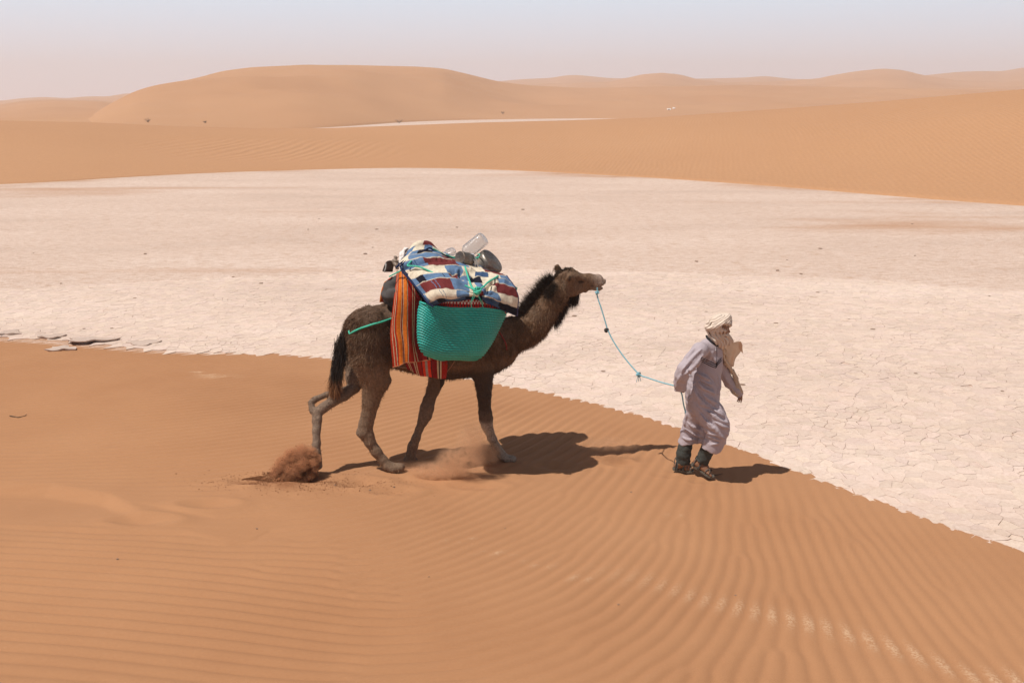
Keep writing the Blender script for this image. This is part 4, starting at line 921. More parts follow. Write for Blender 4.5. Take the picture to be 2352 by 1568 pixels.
# rows from the front edge to the far side; each: list of (end u, colour)
BP = [(.030, [(.30, 'n'), (.55, 'n'), (.80, 'B'), (.985, 'k'), (1, 'n')]),
      (.085, [(.10, 'B'), (.20, 'k'), (.42, 'B'), (.60, 'k'), (.78, 'B'), (1, 'k')]),
      (.175, [(.04, 'b'), (.36, 'c'), (.47, 'b'), (.58, 'c'), (.63, 'm'), (.80, 'b'), (1, 'c')]),
      (.275, [(.06, 'b'), (.34, 'm'), (.50, 'b'), (.62, 'c'), (.70, 'b'), (.80, 'c'), (1, 'm')]),
      (.345, [(.07, 'b'), (.16, 'k'), (.36, 'b'), (.47, 'm'), (.60, 'b'), (.72, 'k'), (.86, 'c'), (1, 'b')]),
      (.435, [(.14, 'c'), (.26, 'c'), (.36, 'c'), (.52, 'b'), (.66, 'c'), (.80, 'B'), (.9, 'c'), (1, 'b')]),
      (.535, [(.10, 'b'), (.24, 'b'), (.50, 'm'), (.60, 'b'), (.78, 'c'), (1, 'm')]),
      (.60, [(.14, 'c'), (.40, 'b'), (.70, 'm'), (1, 'b')]),
      (.655, [(.12, 'c'), (.2, 'b'), (.34, 'k'), (.42, 'b'), (.62, 'k'), (1, 'b')]),
      (.72, [(.12, 'b'), (.26, 'c'), (.36, 'b'), (.6, 'c'), (1, 'm')]),
      (.80, [(.10, 'c'), (.22, 'c'), (.5, 'm'), (1, 'b')]), (1.01, [(.3, 'b'), (.5, 'm'), (.7, 'c'), (1, 'b')])]
bcol = np.zeros(G.shape); wu = uu + .006 * vnoise(G, 22, 3) + .018 * vnoise(G, 5, 5); wv = vv_ + .005 * vnoise(G, 26, 6) + .010 * np.sin(uu * 7 + .5)
v0 = -1.
for v1, cells in BP:
    u0 = -1.
    for u1, k in cells:
        bcol[(wv >= v0) & (wv < v1) & (wu >= u0) & (wu < (9 if u1 == 1 else u1))] = BC[k]; u0 = u1
    v0 = v1
for v1, _ in BP[1:9]: bcol[np.abs(wv - v1) < .0035] = np.array(BC['c']) * .8
for (ua, ub, va, vb, k) in [(.20, .206, .09, .165, 'B'), (.235, .241, .09, .165, 'B'), (.19, .196, .185, .265, 'b'), (.225, .231, .185, .265, 'b'), (.15, .156, .445, .53, 'B'), (.17, .176, .445, .53, 'B'), (.30, .306, .28, .34, 'k')]:
    bcol[(wu > ua) & (wu < ub) & (wv > va) & (wv < vb)] = BC[k]
bcol[(uu < .014)] = BC['n']; bcol[(uu > .988)] = np.array([.05, .04, .10]); bcol[vv_ < .008] = (.03, .045, .10)
bcol *= (1 + .20 * fbm(G, 70, 2, 3))[..., None]
blanket = empty('patterned_blanket', tuple(np.array([G[..., 0].mean(), G[..., 1].mean(), G[..., 2].min()])), 'blue, maroon and cream fleece blanket spread over the load and tied down with green rope', 'blanket')
thick('fleece', G, .016, WOOL, blanket, bcol)
# rolled navy hem of the folded corner
for pts in ([(262, 482), (300, 445), (380, 390), (460, 350), (540, 315), (600, 283), (640, 300)], [(300, 470), (370, 415), (450, 395), (530, 370), (590, 330), (640, 305)], [(310, 480), (330, 525), (400, 605), (440, 650), (520, 745), (580, 830), (640, 878)]):
    Yo = [-.20, -.16, -.10, -.06, -.03, 0, .02] if pts[0][0] < 305 else [-.30, -.36, -.42, -.46, -.54, -.64, -.67]
    p = np.array([L1(x, y, o - .03) for (x, y), o in zip(pts, Yo)]); v, f = tube(p, .0085, 8, 70); mesh_obj('hem', v, f, WOOL, blanket, col=np.tile(BC['n'], (len(v), 1)))

# --- pots, bottles and odds and ends
def dirs(x0, y0, x1, y1, o0, o1): a, b = L1(x0, y0, o0), L1(x1, y1, o1); return a, (b - a) / np.linalg.norm(b - a), float(np.linalg.norm(b - a))
soot = M('sooty_aluminium', .36, spec=.6, Metallic=.75); c = soot.coord(world_=False); n1 = soot.noise(c, 9, 5, .65); n2_ = soot.noise(soot.coord((1, 1, 6), False), 30, 4, .7)
soot.color(soot.mix(soot.ramp(n1, [(.52, 0.), (.66, .9)]), soot.mix(.7, (.12, .105, .09), soot.ramp(n2_, [(.3, (.07, .06, .05)), (.7, (.42, .37, .32))])), (.24, .15, .10)))
soot.l.new(soot.ramp(n1, [(.3, .30), (.7, .65)]), soot.b.inputs['Roughness']); soot.bump(n2_, .3, .003); SOOT = soot.m
b0, ax, L = dirs(1185, 455, 1322, 335, .02, -.06)
r_ = .142
pot = empty('cooking_pot', tuple(b0), 'large soot-blackened cooking pot lying on its side at the front of the load', 'pot')
v, f = lathe([(-.13, .0), (-.13, r_ * .90), (-.128, r_ * 1.02), (-.115, r_ * 1.04), (-.108, r_), (-.08, r_ * 1.0), (-.075, r_ * 1.02), (-.068, r_), (.055, r_), (.075, r_ * .97), (.085, r_ * .90), (.088, r_ * .8), (.088, 0.001)], b0, ax, 56)
mesh_obj('pot_body', v, f, SOOT, pot)
v, f = lathe([(-.165, .001), (-.165, .02), (-.150, .022), (-.146, r_ * .5), (-.134, r_ * .98), (-.128, r_ * .98)], b0, ax, 40); mesh_obj('lid', v, f, SOOT, pot)
u_ = np.cross(ax, [0, 1, 0]); u_ /= np.linalg.norm(u_)
if u_[2] < 0: u_ = -u_
for sg in (1, -1):
    p0 = b0 - ax * .095 + u_ * sg * r_; w_ = np.cross(ax, u_); v, f = tube([p0 - w_ * .04, p0 - w_ * .035 + u_ * sg * .025, p0 + w_ * .035 + u_ * sg * .025, p0 + w_ * .04], .005, 8, 24); mesh_obj('handle', v, f, SOOT, pot)
b1, ax1, L = dirs(905, 386, 1010, 408, -.16, -.09)
ket = empty('blackened_can', tuple(b1), 'small black can lashed on top of the blanket with its round bottom towards the rump', 'can')
v, f = lathe([(.003, .001), (.003, .060), (-.001, .066), (.002, .071), (.010, .072), (.10, .071), (.104, .074), (.110, .071), (.145, .068), (.152, .055), (.153, .001)], b1, ax1, 44); mesh_obj('can_body', v, f, SOOT, ket)
steel = M('bare_steel', .3, Metallic=.9).color((.5, .5, .52)).m
v, f = tube([L1(1020, 345, -.14), L1(1048, 352, -.17), L1(1068, 400, -.18), L1(1090, 455, -.18), L1(1082, 480, -.17), L1(1066, 470, -.16), L1(1052, 400, -.16)], .0052, 8, 60); mesh_obj('wire_handle', v, f, steel, ket)
v, f = tube([L1(945, 455, -.18), L1(985, 478, -.20), L1(1040, 492, -.20), L1(1075, 486, -.18)], [.007, .012, .012, .008], 8, 30); mesh_obj('handle', v, f, SOOT, ket)
# plastic water bottles
pl_ = M('clear_plastic', .14, spec=.6, Transmission_Weight=.92, IOR=1.35); pl_.color((.92, .93, .94)); pl_.bump(pl_.noise(pl_.coord(world_=False), 26, 3), .4, .01); PLAS = pl_.m
def bottle(base, axis, r, L, neck, label, full=True):
    e = empty('water_bottle', tuple(base), label, 'bottle'); pr = [(0.004, .001), (0.0, r * .75), (.006, r * .93), (.018, r)]
    nrib = int(L / .022)
    for i in range(nrib):
        s0 = .022 + i * .022; pr += [(s0, r * 1.0), (s0 + .006, r * .935), (s0 + .012, r * .935), (s0 + .018, r)]
    pr += [(.03 + nrib * .022, r * .98), (.06 + nrib * .022, r * .72), (.075 + nrib * .022, neck), (.10 + nrib * .022, neck)]
    v1_, f1 = lathe(pr, base, axis, 44); in_ = [(a + (.0035 if k < 3 else 0), max(rr_ - .0030, .0008)) for k, (a, rr_) in enumerate(pr)]; v2_, f2 = lathe(in_, base, axis, 44)
    nv = len(v1_); f2 = [[a + nv for a in q[::-1]] for q in f2]; m_ = 44; n_ = len(pr)
    rim_ = [[(n_ - 1) * m_ + j, (n_ - 1) * m_ + (j + 1) % m_, nv + (n_ - 1) * m_ + (j + 1) % m_, nv + (n_ - 1) * m_ + j][::-1] for j in range(m_)]
    mesh_obj('bottle_wall', np.concatenate([v1_, v2_]), f1 + f2 + rim_, PLAS, e)
    cb = np.array(base) + np.array(axis) * (.093 + nrib * .022); v, f = lathe([(0, .001), (0, neck + .004), (.018, neck + .004), (.018, .001)], cb, axis, 28); mesh_obj('cap', v, f, M('bottle_cap', .4).color((.06, .2, .42)).m, e)
    return e
bb, bax, L = dirs(1155, 182, 975, 325, .02, .12)
bottle(bb, bax, .074, .21, .02, 'clear ribbed plastic water bottle tilted up at the top of the load')
bb, bax, L = dirs(800, 306, 850, 420, .20, .24)
bottle(bb, bax, .060, .16, .02, 'clear plastic bottle whose round end shows behind the black can')
# brown pan and white bag at the back of the load
pan_m = M('dark_enamel', .4, spec=.4).color((.030, .014, .008)).m
pc_ = L1(205, 470, .06); pe_ = empty('frying_pan', tuple(pc_), 'dark brown pan sticking out at the rear of the load', 'pan')
axp = P(*c1(200, 350), CY(950, -.5)) - P(*c1(215, 480), CY(950, -.1)); axp = np.array([-.25, -.72, .62]); axp /= np.linalg.norm(axp)
G = surface([[L1(128, 520, .02), L1(140, 480, .03), L1(160, 430, .05), L1(190, 413, .07), L1(232, 415, .08)], [L1(150, 524, -.02), L1(165, 490, .0), L1(185, 455, .03), L1(210, 440, .05), L1(240, 440, .06)], [L1(228, 524, .0), L1(232, 500, .01), L1(236, 480, .03), L1(240, 460, .05), L1(244, 450, .06)]], 30, 24)
thick('pan_blade', G, .010, pan_m, pe_)
v, f = tube([L1(238, 430, .06), L1(256, 435, .05), L1(290, 430, .04)], [.010, .008, .007], 8, 20); mesh_obj('handle', v, f, pan_m, pe_)
bag = Field(L1(215, 520, -.05) - np.array([.08, .25, .1]), L1(385, 230, .3) + np.array([.06, .2, .08]), .006)
bag.chain([pc(262, 375, 24, .08), pc(255, 420, 30, .06), pc(275, 470, 26, .02)], .02)
bagw = Field(L1(270, 520, -.1) - np.array([.05, .25, .1]), L1(395, 230, .3) + np.array([.06, .2, .08]), .006)
bagw.chain([pc(350, 262, 10, .12), pc(356, 300, 24, .10), pc(330, 345, 30, .08), pc(318, 400, 28, .04), pc(300, 445, 18, .0)], .02)
for nm, fld, cl, lab, ct in (('burlap_bag', bag, (.22, .16, .12), 'small crumpled brown bag beside the pan at the rear of the load', 'bag'), ('plastic_bag', bagw, (.72, .66, .62), 'crumpled whitish plastic bag tucked behind the folded blanket corner', 'bag')):
    fld.noise(lambda p: .010 * (1 - np.abs(vnoise(p, 26, 3)) * 2) + .006 * vnoise(p, 60, 4)); v, F = fld.mesh(1); v, F = biggest(v, F); tag(mesh_obj(nm, v, qfaces(F), cloth_mat(nm + '_stuff', .3, 200, .5, .4), col=np.tile(cl, (len(v), 1))), lab, ct)

# --- ropes
def rope_mat(name, c, c2__):
    m = M(name, .55, spec=.3); n = m.noise(m.coord(world_=False), 200, 3, .7); m.color(m.mix(m.ramp(n, [(.3, 0.), (.7, 1.)]), c, c2__)); m.bump(n, .5, .003); return m.m
GREEN = rope_mat('green_rope', (.030, .36, .24), (.09, .60, .42)); BLUE = rope_mat('blue_rope', (.10, .33, .42), (.35, .58, .62)); DARKR = rope_mat('dark_rope', (.02, .02, .02), (.06, .05, .045)); REDR = rope_mat('red_cord', (.20, .02, .015), (.33, .04, .03))
def rope(name, pts, r, mat, parent=None, n=200, tw=110, strands=3): v, f = tube(np.array(pts), r, 12, n, strands, tw); return mesh_obj(name, v, f, mat, parent)
def knot(name, c, s, r, mat, parent=None, seed=1, loops=1):
    t = np.linspace(0, 2 * np.pi, 120); rg_ = np.random.default_rng(seed); Q = np.linalg.qr(rg_.normal(size=(3, 3)))[0]; parts = []
    for k in range(loops):
        p = np.stack([np.sin(t) + 2 * np.sin(2 * t), np.cos(t) - 2 * np.cos(2 * t), -1.4 * np.sin(3 * t)], 1) / 3 * s; parts.append(tube(np.array(c) + p @ Q, r, 8, 120, 3, 110)); Q = np.linalg.qr(rg_.normal(size=(3, 3)))[0]
    v, f = join(parts); return mesh_obj(name, v, f, mat, parent)
rp0 = L1(1085, 715, -.74)
lr = empty('load_rope', tuple(rp0), 'green rope knotted over the front of the patterned blanket', 'rope')
rope('strand', [L1(962, 470, -.38), L1(978, 530, -.47), L1(1000, 600, -.56), L1(1030, 675, -.70), L1(1078, 715, -.74)], .0085, GREEN, lr)
rope('strand', [L1(1085, 715, -.74), L1(1140, 680, -.70), L1(1200, 625, -.60), L1(1275, 580, -.46), L1(1300, 560, -.35)], .0085, GREEN, lr)
rope('strand', [L1(1078, 712, -.75), L1(1020, 688, -.71), L1(960, 662, -.68)], .0080, GREEN, lr, 80)
rope('strand', [L1(640, 292, .0), L1(690, 320, .03), L1(740, 345, .08)], .0085, GREEN, lr, 60)
rope('strand', [L1(420, 412, -.24), L1(395, 440, -.28), L1(382, 462, -.33), L1(450, 466, -.37), L1(520, 480, -.40), L1(600, 515, -.44), L1(670, 545, -.48)], .0075, GREEN, lr)
rope('strand', [L1(768, 350, .02), L1(800, 365, .02), L1(840, 378, .02), L1(880, 385, 0)], .006, GREEN, lr, 60)
rope('strand', [L1(1035, 370, -.10), L1(1060, 385, -.12), L1(1105, 372, -.12)], .006, GREEN, lr, 40)
rope('strand', [L1(1090, 345, -.05), L1(1110, 352, -.12), L1(1085, 400, -.12)], .005, GREEN, lr, 40)
knot('knot', rp0, .034, .0085, GREEN, lr, 3, 3)
for i, (pp) in enumerate(([(1050, 740), (1036, 790), (1022, 840), (1030, 885)], [(1085, 755), (1110, 800), (1130, 845), (1150, 888)], [(1062, 760), (1045, 800), (1020, 830)], [(1095, 760), (1135, 830), (1140, 870)])):
    rope('frayed_end', [L1(x, y, -.73) for x, y in pp], .0028, GREEN, lr, 40, 200)
rope('strand', [L1(320, 505, -.32), L1(290, 525, -.30), L1(245, 545, -.26), L1(195, 572, -.2)], .006, GREEN, lr, 60)
# crupper rope, hugging the rump
q = []
for x, y in [(519, 372), (525, 386), (560, 366), (610, 343), (660, 326), (715, 308), (765, 295), (815, 280), (862, 264), (900, 250)]:
    h = cf_.hit(*c3(x, y), 9.2, 10.4); q.append(h + np.array([0, -.012, .004]))
q[0] = q[1] + np.array([-.015, .03, .02])
tag(rope('crupper_rope', q, .0095, GREEN, None, 160), 'green rope running from under the tail across the rump to the load', 'rope')
# red cord on the chest
q = [cf_.hit(*c2(x, y), 9.2, 10.4) + np.array([0, -.012, 0]) for x, y in [(120, 985), (150, 1025), (190, 1090), (222, 1150), (238, 1205), (240, 1240)]] + [cpt(c2, x, y, o) for x, y, o in [(238, 1272, -.12), (215, 1308, -.08), (185, 1328, -.04)]]
tag(rope('chest_cord', q, .0065, REDR, None, 90), 'thin red cord hanging in a loop round the base of the neck', 'cord')
q = []
for x, y in [(1095, 240), (1075, 275), (1045, 315), (1015, 352)]: h = cf_.hit(*c4(x, y), 9.2, 10.4); q.append(h + np.array([0, -.008, 0]))
tag(rope('girth_cord', q, .005, rope_mat('brown_cord', (.22, .10, .06), (.35, .18, .12)), None, 40), 'thin brown cord crossing the belly beside the saddle cloth', 'cord')
# lead rope
mouth = cpt(c2, 1378, 470, -.06)
def Dp(x, y, Y): return P(x, y, Y)
hand_c = P(1558, 888, 9.52)
lead = empty('lead_rope', tuple(hand_c), 'blue lead rope hanging slack from the camel\'s mouth to the hand of the walking man', 'rope')
yl = lambda x: np.interp(x, [1370, 1550], [mouth[1], 9.50])
pts = [mouth] + [Dp(x, y, yl(x)) for x, y in [(1372, 680), (1381, 708), (1390, 738), (1396, 757), (1408, 782), (1432, 818), (1467, 858), (1490, 868), (1520, 878), (1547, 885)]] + [hand_c]
rope('cord', pts, .0068, BLUE, lead, 420, 130)
rope('cord_tail', [hand_c, P(1566, 905, 9.50), P(1570, 928, 9.50), P(1575, 948, 9.50)], .0068, DARKR if False else BLUE, lead, 60)
knot('mouth_knot', P(1371, 672, yl(1372)), .020, .006, BLUE, lead, 5, 1)
knot('dark_knot', P(1393, 758, yl(1393)), .018, .010, DARKR, lead, 6, 2)
knot('blue_knot', P(1467, 860, yl(1467)), .024, .0062, BLUE, lead, 7, 2)
for k in range(3): rope('frayed_end', [P(1467, 860, yl(1467)), P(1464 + 3 * k, 868, yl(1467)), P(1462 + 5 * k, 877 - k, yl(1467))], .003, BLUE, lead, 16)

# ================================================================== THE WALKING MAN
MY = 9.62
def m5(x, y, off=0.): X_, Y_ = c5(x, y); return P(X_, Y_, MY + off)
K5 = k5 * PXM
def mc(x, y, r, off=0.): return (m5(x, y, off), r * K5)
mlo = m5(230, 1520, -.1); mhi = m5(900, 90, .4)
def mfield(h, x0=220, x1=910, y0=90, y1=1530, ya=-.46, yb=.55):
    a_, b_ = m5(x0, y1, 0), m5(x1, y0, 0); return Field([a_[0] - .03, MY + ya, max(-.1, a_[2] - .15)], [b_[0] + .03, MY + yb, b_[2] + .12], h)
fL = sand_hit(1530, 1088); fR = sand_hit(1618, 1104)
# ---- body: one continuous skin
bf = mfield(.0062)
bf.chain([mc(655, 240, 70), mc(668, 290, 52, -.01)], .03); bf.ell(m5(650, 215), (.098, .082, .105), .03)
bf.chain([mc(722, 240, 12, -.01), mc(736, 262, 10, -.012)], .012); bf.chain([mc(690, 300, 36), mc(706, 325, 18)], .02)      # nose, jaw
bf.ell(m5(722, 236, -.045), (.014, .012, .009), .006, sub=True)
bf.chain([mc(640, 290, 45, .01), mc(600, 390, 48, .02)], .03)
bf.chain([mc(585, 430, 70, .03), mc(540, 560, 85, .02), mc(515, 700, 82, .02), mc(515, 810, 90, .02)], .05)
bf.chain([mc(500, 425, 32, -.10), mc(635, 465, 34, .15)], .03)
bf.chain([mc(482, 424, 34, -.15), mc(362, 590, 32, -.22), mc(335, 690, 27, -.13), mc(335, 722, 22, -.10)], .03)
bf.chain([mc(655, 480, 44, .19), mc(715, 640, 34, .24), mc(745, 700, 30, .25), mc(815, 765, 20, .26), mc(834, 788, 17, .26)], .03)
# hands: palm, four fingers, thumb
bf.chain([mc(335, 722, 18, -.10), mc(345, 740, 17, -.09), mc(358, 742, 14, -.085)], .012)
for i_, (x, y, o) in enumerate([(322, 738, -.125), (334, 746, -.128), (346, 750, -.128), (357, 750, -.124)]): bf.chain([mc(x + 6, y - 8, 7, o + .03), mc(x, y, 7, o), mc(x + 3, y + 9, 6, o + .01), mc(x + 9, y + 5, 5.5, o + .03)], .005)
bf.chain([mc(330, 720, 8, -.13), mc(316, 730, 7, -.14), mc(318, 744, 6, -.135)], .006)
bf.chain([mc(832, 785, 17, .26), mc(842, 806, 18, .255)], .012, .7)
for (pts_) in ([(824, 800, .235), (812, 816, .225), (803, 836, .22)], [(832, 806, .24), (822, 822, .232), (816, 842, .228)], [(841, 808, .25), (836, 826, .245), (833, 845, .24)], [(850, 806, .262), (852, 822, .262), (850, 838, .258)]):
    bf.chain([mc(x, y, r, o) for (x, y, o), r in zip(pts_, (7.2, 6.6, 5.6))], .004)
bf.chain([mc(846, 788, 8.5, .275), mc(862, 806, 7.5, .282), mc(864, 830, 6, .278)], .006)
# legs
hip = lambda o: mc(520, 850, 66, o)
bf.chain([hip(.10), mc(450, 1010, 50, .14), mc(404, 1120, 36, .16), mc(362, 1230, 36, .14), mc(342, 1330, 27, .15)], .04)
bf.chain([hip(-.06), mc(600, 960, 62, -.08), mc(655, 1070, 50, -.08), mc(590, 1190, 40, -.02), mc(520, 1300, 30, .02), mc(492, 1352, 25, .03)], .04)
def foot(ank, heel, ball, side):
    """ankle, heel and ball of the foot as points; five toes"""
    d = ball - heel; L = np.linalg.norm(d); d /= L; s = side / np.linalg.norm(side); up = np.cross(s, d); up = up if up[2] > 0 else -up
    bf.chain([(ank, .036), (heel + up * .050 + d * .03, .034), (heel + up * .034, .034)], .02)
    bf.chain([(ank, .034), (heel + d * .11 + up * .045, .032), (ball + up * .026, .024)], .02)
    bf.chain([(heel + up * .032, .030), (ball - s * .022 + up * .02, .022)], .02); bf.chain([(heel + d * .1 + up * .03, .028), (ball + s * .024 + up * .02, .020)], .02)
    for i, (o, l, r) in enumerate([(-.036, .050, .0125), (-.015, .050, .0095), (.003, .044, .009), (.019, .036, .0085), (.034, .026, .008)]):
        bf.chain([(ball + s * o + up * .020, r + .001), (ball + s * o + d * l * .6 + up * .021, r), (ball + s * o + d * l + up * .014, r * .9)], .003)
def fpt(px, py, Y): return P(*c5(px, py), Y)
YL, YR = fL[1], fR[1]
hitY = lambda x, y: sand_hit(*c5(x, y))[1]
hL, tL = fpt(268, 1400, hitY(268, 1412) - .02), fpt(440, 1424, hitY(440, 1432)); hR, tR = fpt(418, 1352, hitY(430, 1440)), fpt(604, 1476, hitY(604, 1484) - .01)
def upof(h, t, s): d = (t - h) / np.linalg.norm(t - h); u = np.cross(s, d); return d, (u if u[2] > 0 else -u) / np.linalg.norm(u)
sL = np.array([.12, -1., 0]); sR = np.array([-.35, -.9, -.05])
dL, uL = upof(hL, tL, sL); dR, uR = upof(hR, tR, sR)
lenL, lenR = np.linalg.norm(tL - hL), np.linalg.norm(tR - hR)
foot(m5(335, 1345, .13), hL + uL * .022 + dL * .045, hL + dL * (lenL - .085) + uL * .020, sL)
foot(m5(480, 1345, .05), hR + uR * .022 + dR * .045, hR + dR * (lenR - .085) + uR * .020, -sR)
v, F = bf.mesh(1); v, F = biggest(v, F)
man = empty('person', (float(m5(540, 1300)[0]), MY, float(min(fL[2], fR[2]))), 'person in a pale lilac robe and cream head wrap leading the camel on foot', 'person')
skin = M('skin', .5, spec=.35); a_ = skin.attr('Col', 'Color'); skin.color(skin.mix(1., a_, skin.ramp(skin.noise(skin.coord(world_=False), 90, 3), [(.3, .8), (.7, 1.15)]), 'MULTIPLY')); skin.b.inputs['Subsurface Weight'].default_value = .08; skin.b.inputs['Subsurface Radius'].default_value = (.01, .004, .002)
sc0 = np.tile([.24, .115, .062], (len(v), 1))
eyeb = near_line(v, [m5(700, 212, -.07), m5(735, 218, -.04)]); sc0[eyeb < .008] = (.02, .014, .011)
eyed = near_line(v, [m5(716, 238, -.06), m5(728, 240, -.05)]); sc0[eyed < .007] = (.05, .03, .025)
mesh_obj('body', v, qfaces(F), skin.m, man, col=sc0)
# ---- robe
rf = mfield(.0068, y1=1300)
rf.chain([mc(600, 375, 56, .02), mc(578, 440, 96, .03), mc(552, 540, 118, .03), mc(530, 640, 126, .02), mc(516, 740, 136, .01), mc(512, 830, 132, .01)], .05, .92)
rf.chain([mc(500, 408, 58, -.12), mc(560, 395, 60, .0), mc(628, 450, 54, .14)], .06)
rf.chain([mc(492, 418, 66, -.15), mc(430, 500, 64, -.19), mc(372, 570, 60, -.23), mc(345, 620, 54, -.21), mc(332, 680, 50, -.16), mc(334, 740, 50, -.13)], .03)
rf.chain([mc(640, 480, 58, .17), mc(690, 600, 50, .23), mc(735, 680, 42, .25), mc(790, 742, 38, .26), mc(830, 790, 30, .26)], .03)
rf.chain([mc(500, 840, 122, .04), mc(468, 930, 92, .10), mc(438, 1030, 84, .13), mc(420, 1100, 84, .15), mc(408, 1180, 90, .16), mc(404, 1300, 94, .16)], .03, .85)
rf.chain([mc(535, 860, 118, -.04), mc(590, 950, 112, -.07), mc(628, 1030, 104, -.10), mc(650, 1085, 80, -.10), mc(616, 1160, 80, -.08), mc(600, 1210, 84, -.07), mc(594, 1320, 84, -.07)], .028, .9)
rf.chain([mc(655, 1060, 74, -.06), mc(676, 1140, 34, -.06), mc(680, 1260, 30, -.05)], .02)
rf.chain([mc(560, 900, 80, .05), mc(560, 1010, 62, .06), mc(540, 1090, 50, .06), mc(530, 1160, 40, .08)], .02)
rf.chain([mc(527, 1085, 10, -.16), mc(520, 1130, 14, -.14), mc(506, 1260, 16, -.12)], .012, 3., sub=True)
# open the hems and cuffs
Xg, Zg = [rf.lo[i] + np.arange(rf.n[i]) * rf.h for i in (0, 2)]; Yg_ = rf.lo[1] + np.arange(rf.n[1]) * rf.h
hp = [(280, 1205), (330, 1192), (420, 1180), (520, 1166)]; hq = [(500, 1205), (560, 1232), (610, 1246), (660, 1222), (705, 1188), (760, 1150)]
def cut_z(pts, off): q = np.array([m5(x, y, off) for x, y in pts]); return np.interp(Xg, q[:, 0], q[:, 2])
zc_far, zc_near = cut_z(hp, .12), cut_z(hq, -.05); split = m5(512, 1180, .03)[0]
wn_ = sstep(split - .03, split + .01, Xg)[:, None]; zc = (zc_far * (1 - wn_[:, 0]) + zc_near * wn_[:, 0])[:, None, None]
wave = (.010 * np.sin(Xg * 42)[:, None] * np.cos(Yg_ * 31)[None])[:, :, None]
low = Zg[None, None] < m5(520, 1090)[2]
rf.D = np.where(low, np.maximum(rf.D, (zc + wave - Zg[None, None])), rf.D).astype(np.float32)
# cuff of the near sleeve, open at the wrist
rf.cone(m5(334, 760, -.12), m5(336, 740, -.12), .10, .042, .006, sub=True)
rf.cone(m5(842, 802, .26), m5(834, 792, .26), .06, .026, .006, sub=True)
base_field = rf.D.copy()
def fold(pts, r=10, depth=.004, k=.02, sub=False):
    pr = []
    for (x, y) in catmull(np.array(pts, float), max(4, len(pts) * 3)): pr.append(m5hit(x, y))
    n_ = len(pr); rad = [r * K5 * (.35 + .65 * math.sin(math.pi * (i + .6) / (n_ + .2))) for i in range(n_)]
    rf.chain([(p + np.array([0, depth, 0]), q) for p, q in zip(pr, rad)], k, sub=sub)
def m5hit(x, y):
    save = rf.D; rf.D = base_field; p = rf.hit(*c5(x, y), MY - .45, MY + .5); rf.D = save; return p
RIDGE = [[(432, 660), (470, 780), (560, 900), (680, 1012)], [(440, 745), (500, 850), (620, 962), (702, 1002)], [(478, 782), (560, 852), (648, 880)], [(470, 872), (540, 980), (640, 1090), (690, 1128)], [(520, 780), (600, 838), (640, 850)],
         [(500, 702), (570, 742), (622, 778)], [(478, 604), (540, 640), (570, 655)], [(560, 884), (640, 932), (700, 962)], [(600, 962), (680, 1000), (722, 1012)], [(620, 1004), (690, 1042), (728, 1052)], [(408, 900), (440, 950), (480, 990)],
         [(372, 1066), (450, 1112), (524, 1132)], [(395, 1010), (460, 1060), (520, 1082)], [(545, 1116), (600, 1132), (672, 1160)], [(560, 1100), (640, 1112), (700, 1142)], [(500, 650), (545, 690), (590, 700)], [(470, 640), (520, 720), (600, 760)],
         [(505, 405), (430, 478), (340, 590)], [(520, 452), (452, 540), (380, 610)], [(452, 395), (390, 470)], [(350, 600), (305, 680)], [(600, 430), (560, 500)], [(572, 420), (610, 480), (640, 530)], [(400, 850), (420, 800), (410, 720)], [(385, 940), (365, 1040)],
         [(640, 620), (655, 700), (640, 790)], [(420, 1160), (440, 1110)], [(350, 1130), (400, 1150), (470, 1150)], [(590, 1190), (650, 1180)], [(700, 640), (740, 690)], [(540, 1000), (600, 1080)], [(600, 830), (650, 870), (680, 930)], [(640, 900), (700, 950), (720, 1010)]]
for i_, r_l in enumerate(RIDGE): fold(r_l, 15 if i_ < 17 else 13, -.002, .009)
for r_l in [[(450, 700), (520, 810), (640, 900)], [(480, 900), (580, 1010), (690, 1080)], [(505, 880), (600, 920), (690, 985)], [(430, 1000), (520, 1050), (600, 1090)], [(380, 1085), (450, 1130), (520, 1150)], [(485, 670), (560, 715), (610, 740)], [(512, 470), (470, 560), (395, 640)], [(400, 575), (420, 700), (400, 800)], [(420, 520), (350, 610)], [(525, 600), (600, 650), (640, 730)]]:
    fold(r_l, 12, -.006, .012, True)
rf.noise(lambda p: .0045 * (1 - 2.4 * np.abs(vnoise(p @ np.array([[.82, 0, .57], [0, 1, 0], [-.57, 0, .82]]) * np.array([.55, .8, 1.9]), 11, 5))) * sstep(1.35, 1.0, p[:, 2]) + .0035 * fbm(p @ np.array([[.9, 0, .45], [0, 1, 0], [-.45, 0, .9]]) * np.array([.7, 1, 1.8]), 16, 2, 7))
v, F = rf.mesh(1); v, F = biggest(v, F)
ROBE = cloth_mat('robe_cloth', .12, 600, .85, .15)
mesh_obj('robe', v, qfaces(F), ROBE, man, col=np.tile([.42, .36, .385], (len(v), 1)))
dkc = cloth_mat('dark_trim', .2, 500)
def on_robe(pts, r, name, mat, col, parent, flat=1., lift=.002, n=60):
    q = np.array([rf.hit(*c5(x, y), MY - .45, MY + .5) + np.array([0, -lift, 0]) for x, y in catmull(np.array(pts, float), 14)]); v, f = tube(q, r, 8, n); return mesh_obj(name, v, f, mat, parent, col=np.tile(col, (len(v), 1)))
for k in range(3):
    on_robe([(505, 474 + k * 15), (550, 494 + k * 16), (590, 512 + k * 17), (626, 530 + k * 14)], .0036, 'chest_stripe', dkc, (.012, .012, .016), man)
    on_robe([(628, 530 + k * 13), (645, 500 + k * 14), (672, 476 + k * 13)], .0036, 'chest_stripe', dkc, (.012, .012, .016), man)
on_robe([(548, 292), (562, 322), (590, 350), (618, 366), (642, 376)], .011, 'collar', dkc, (.022, .020, .022), man, lift=.0)
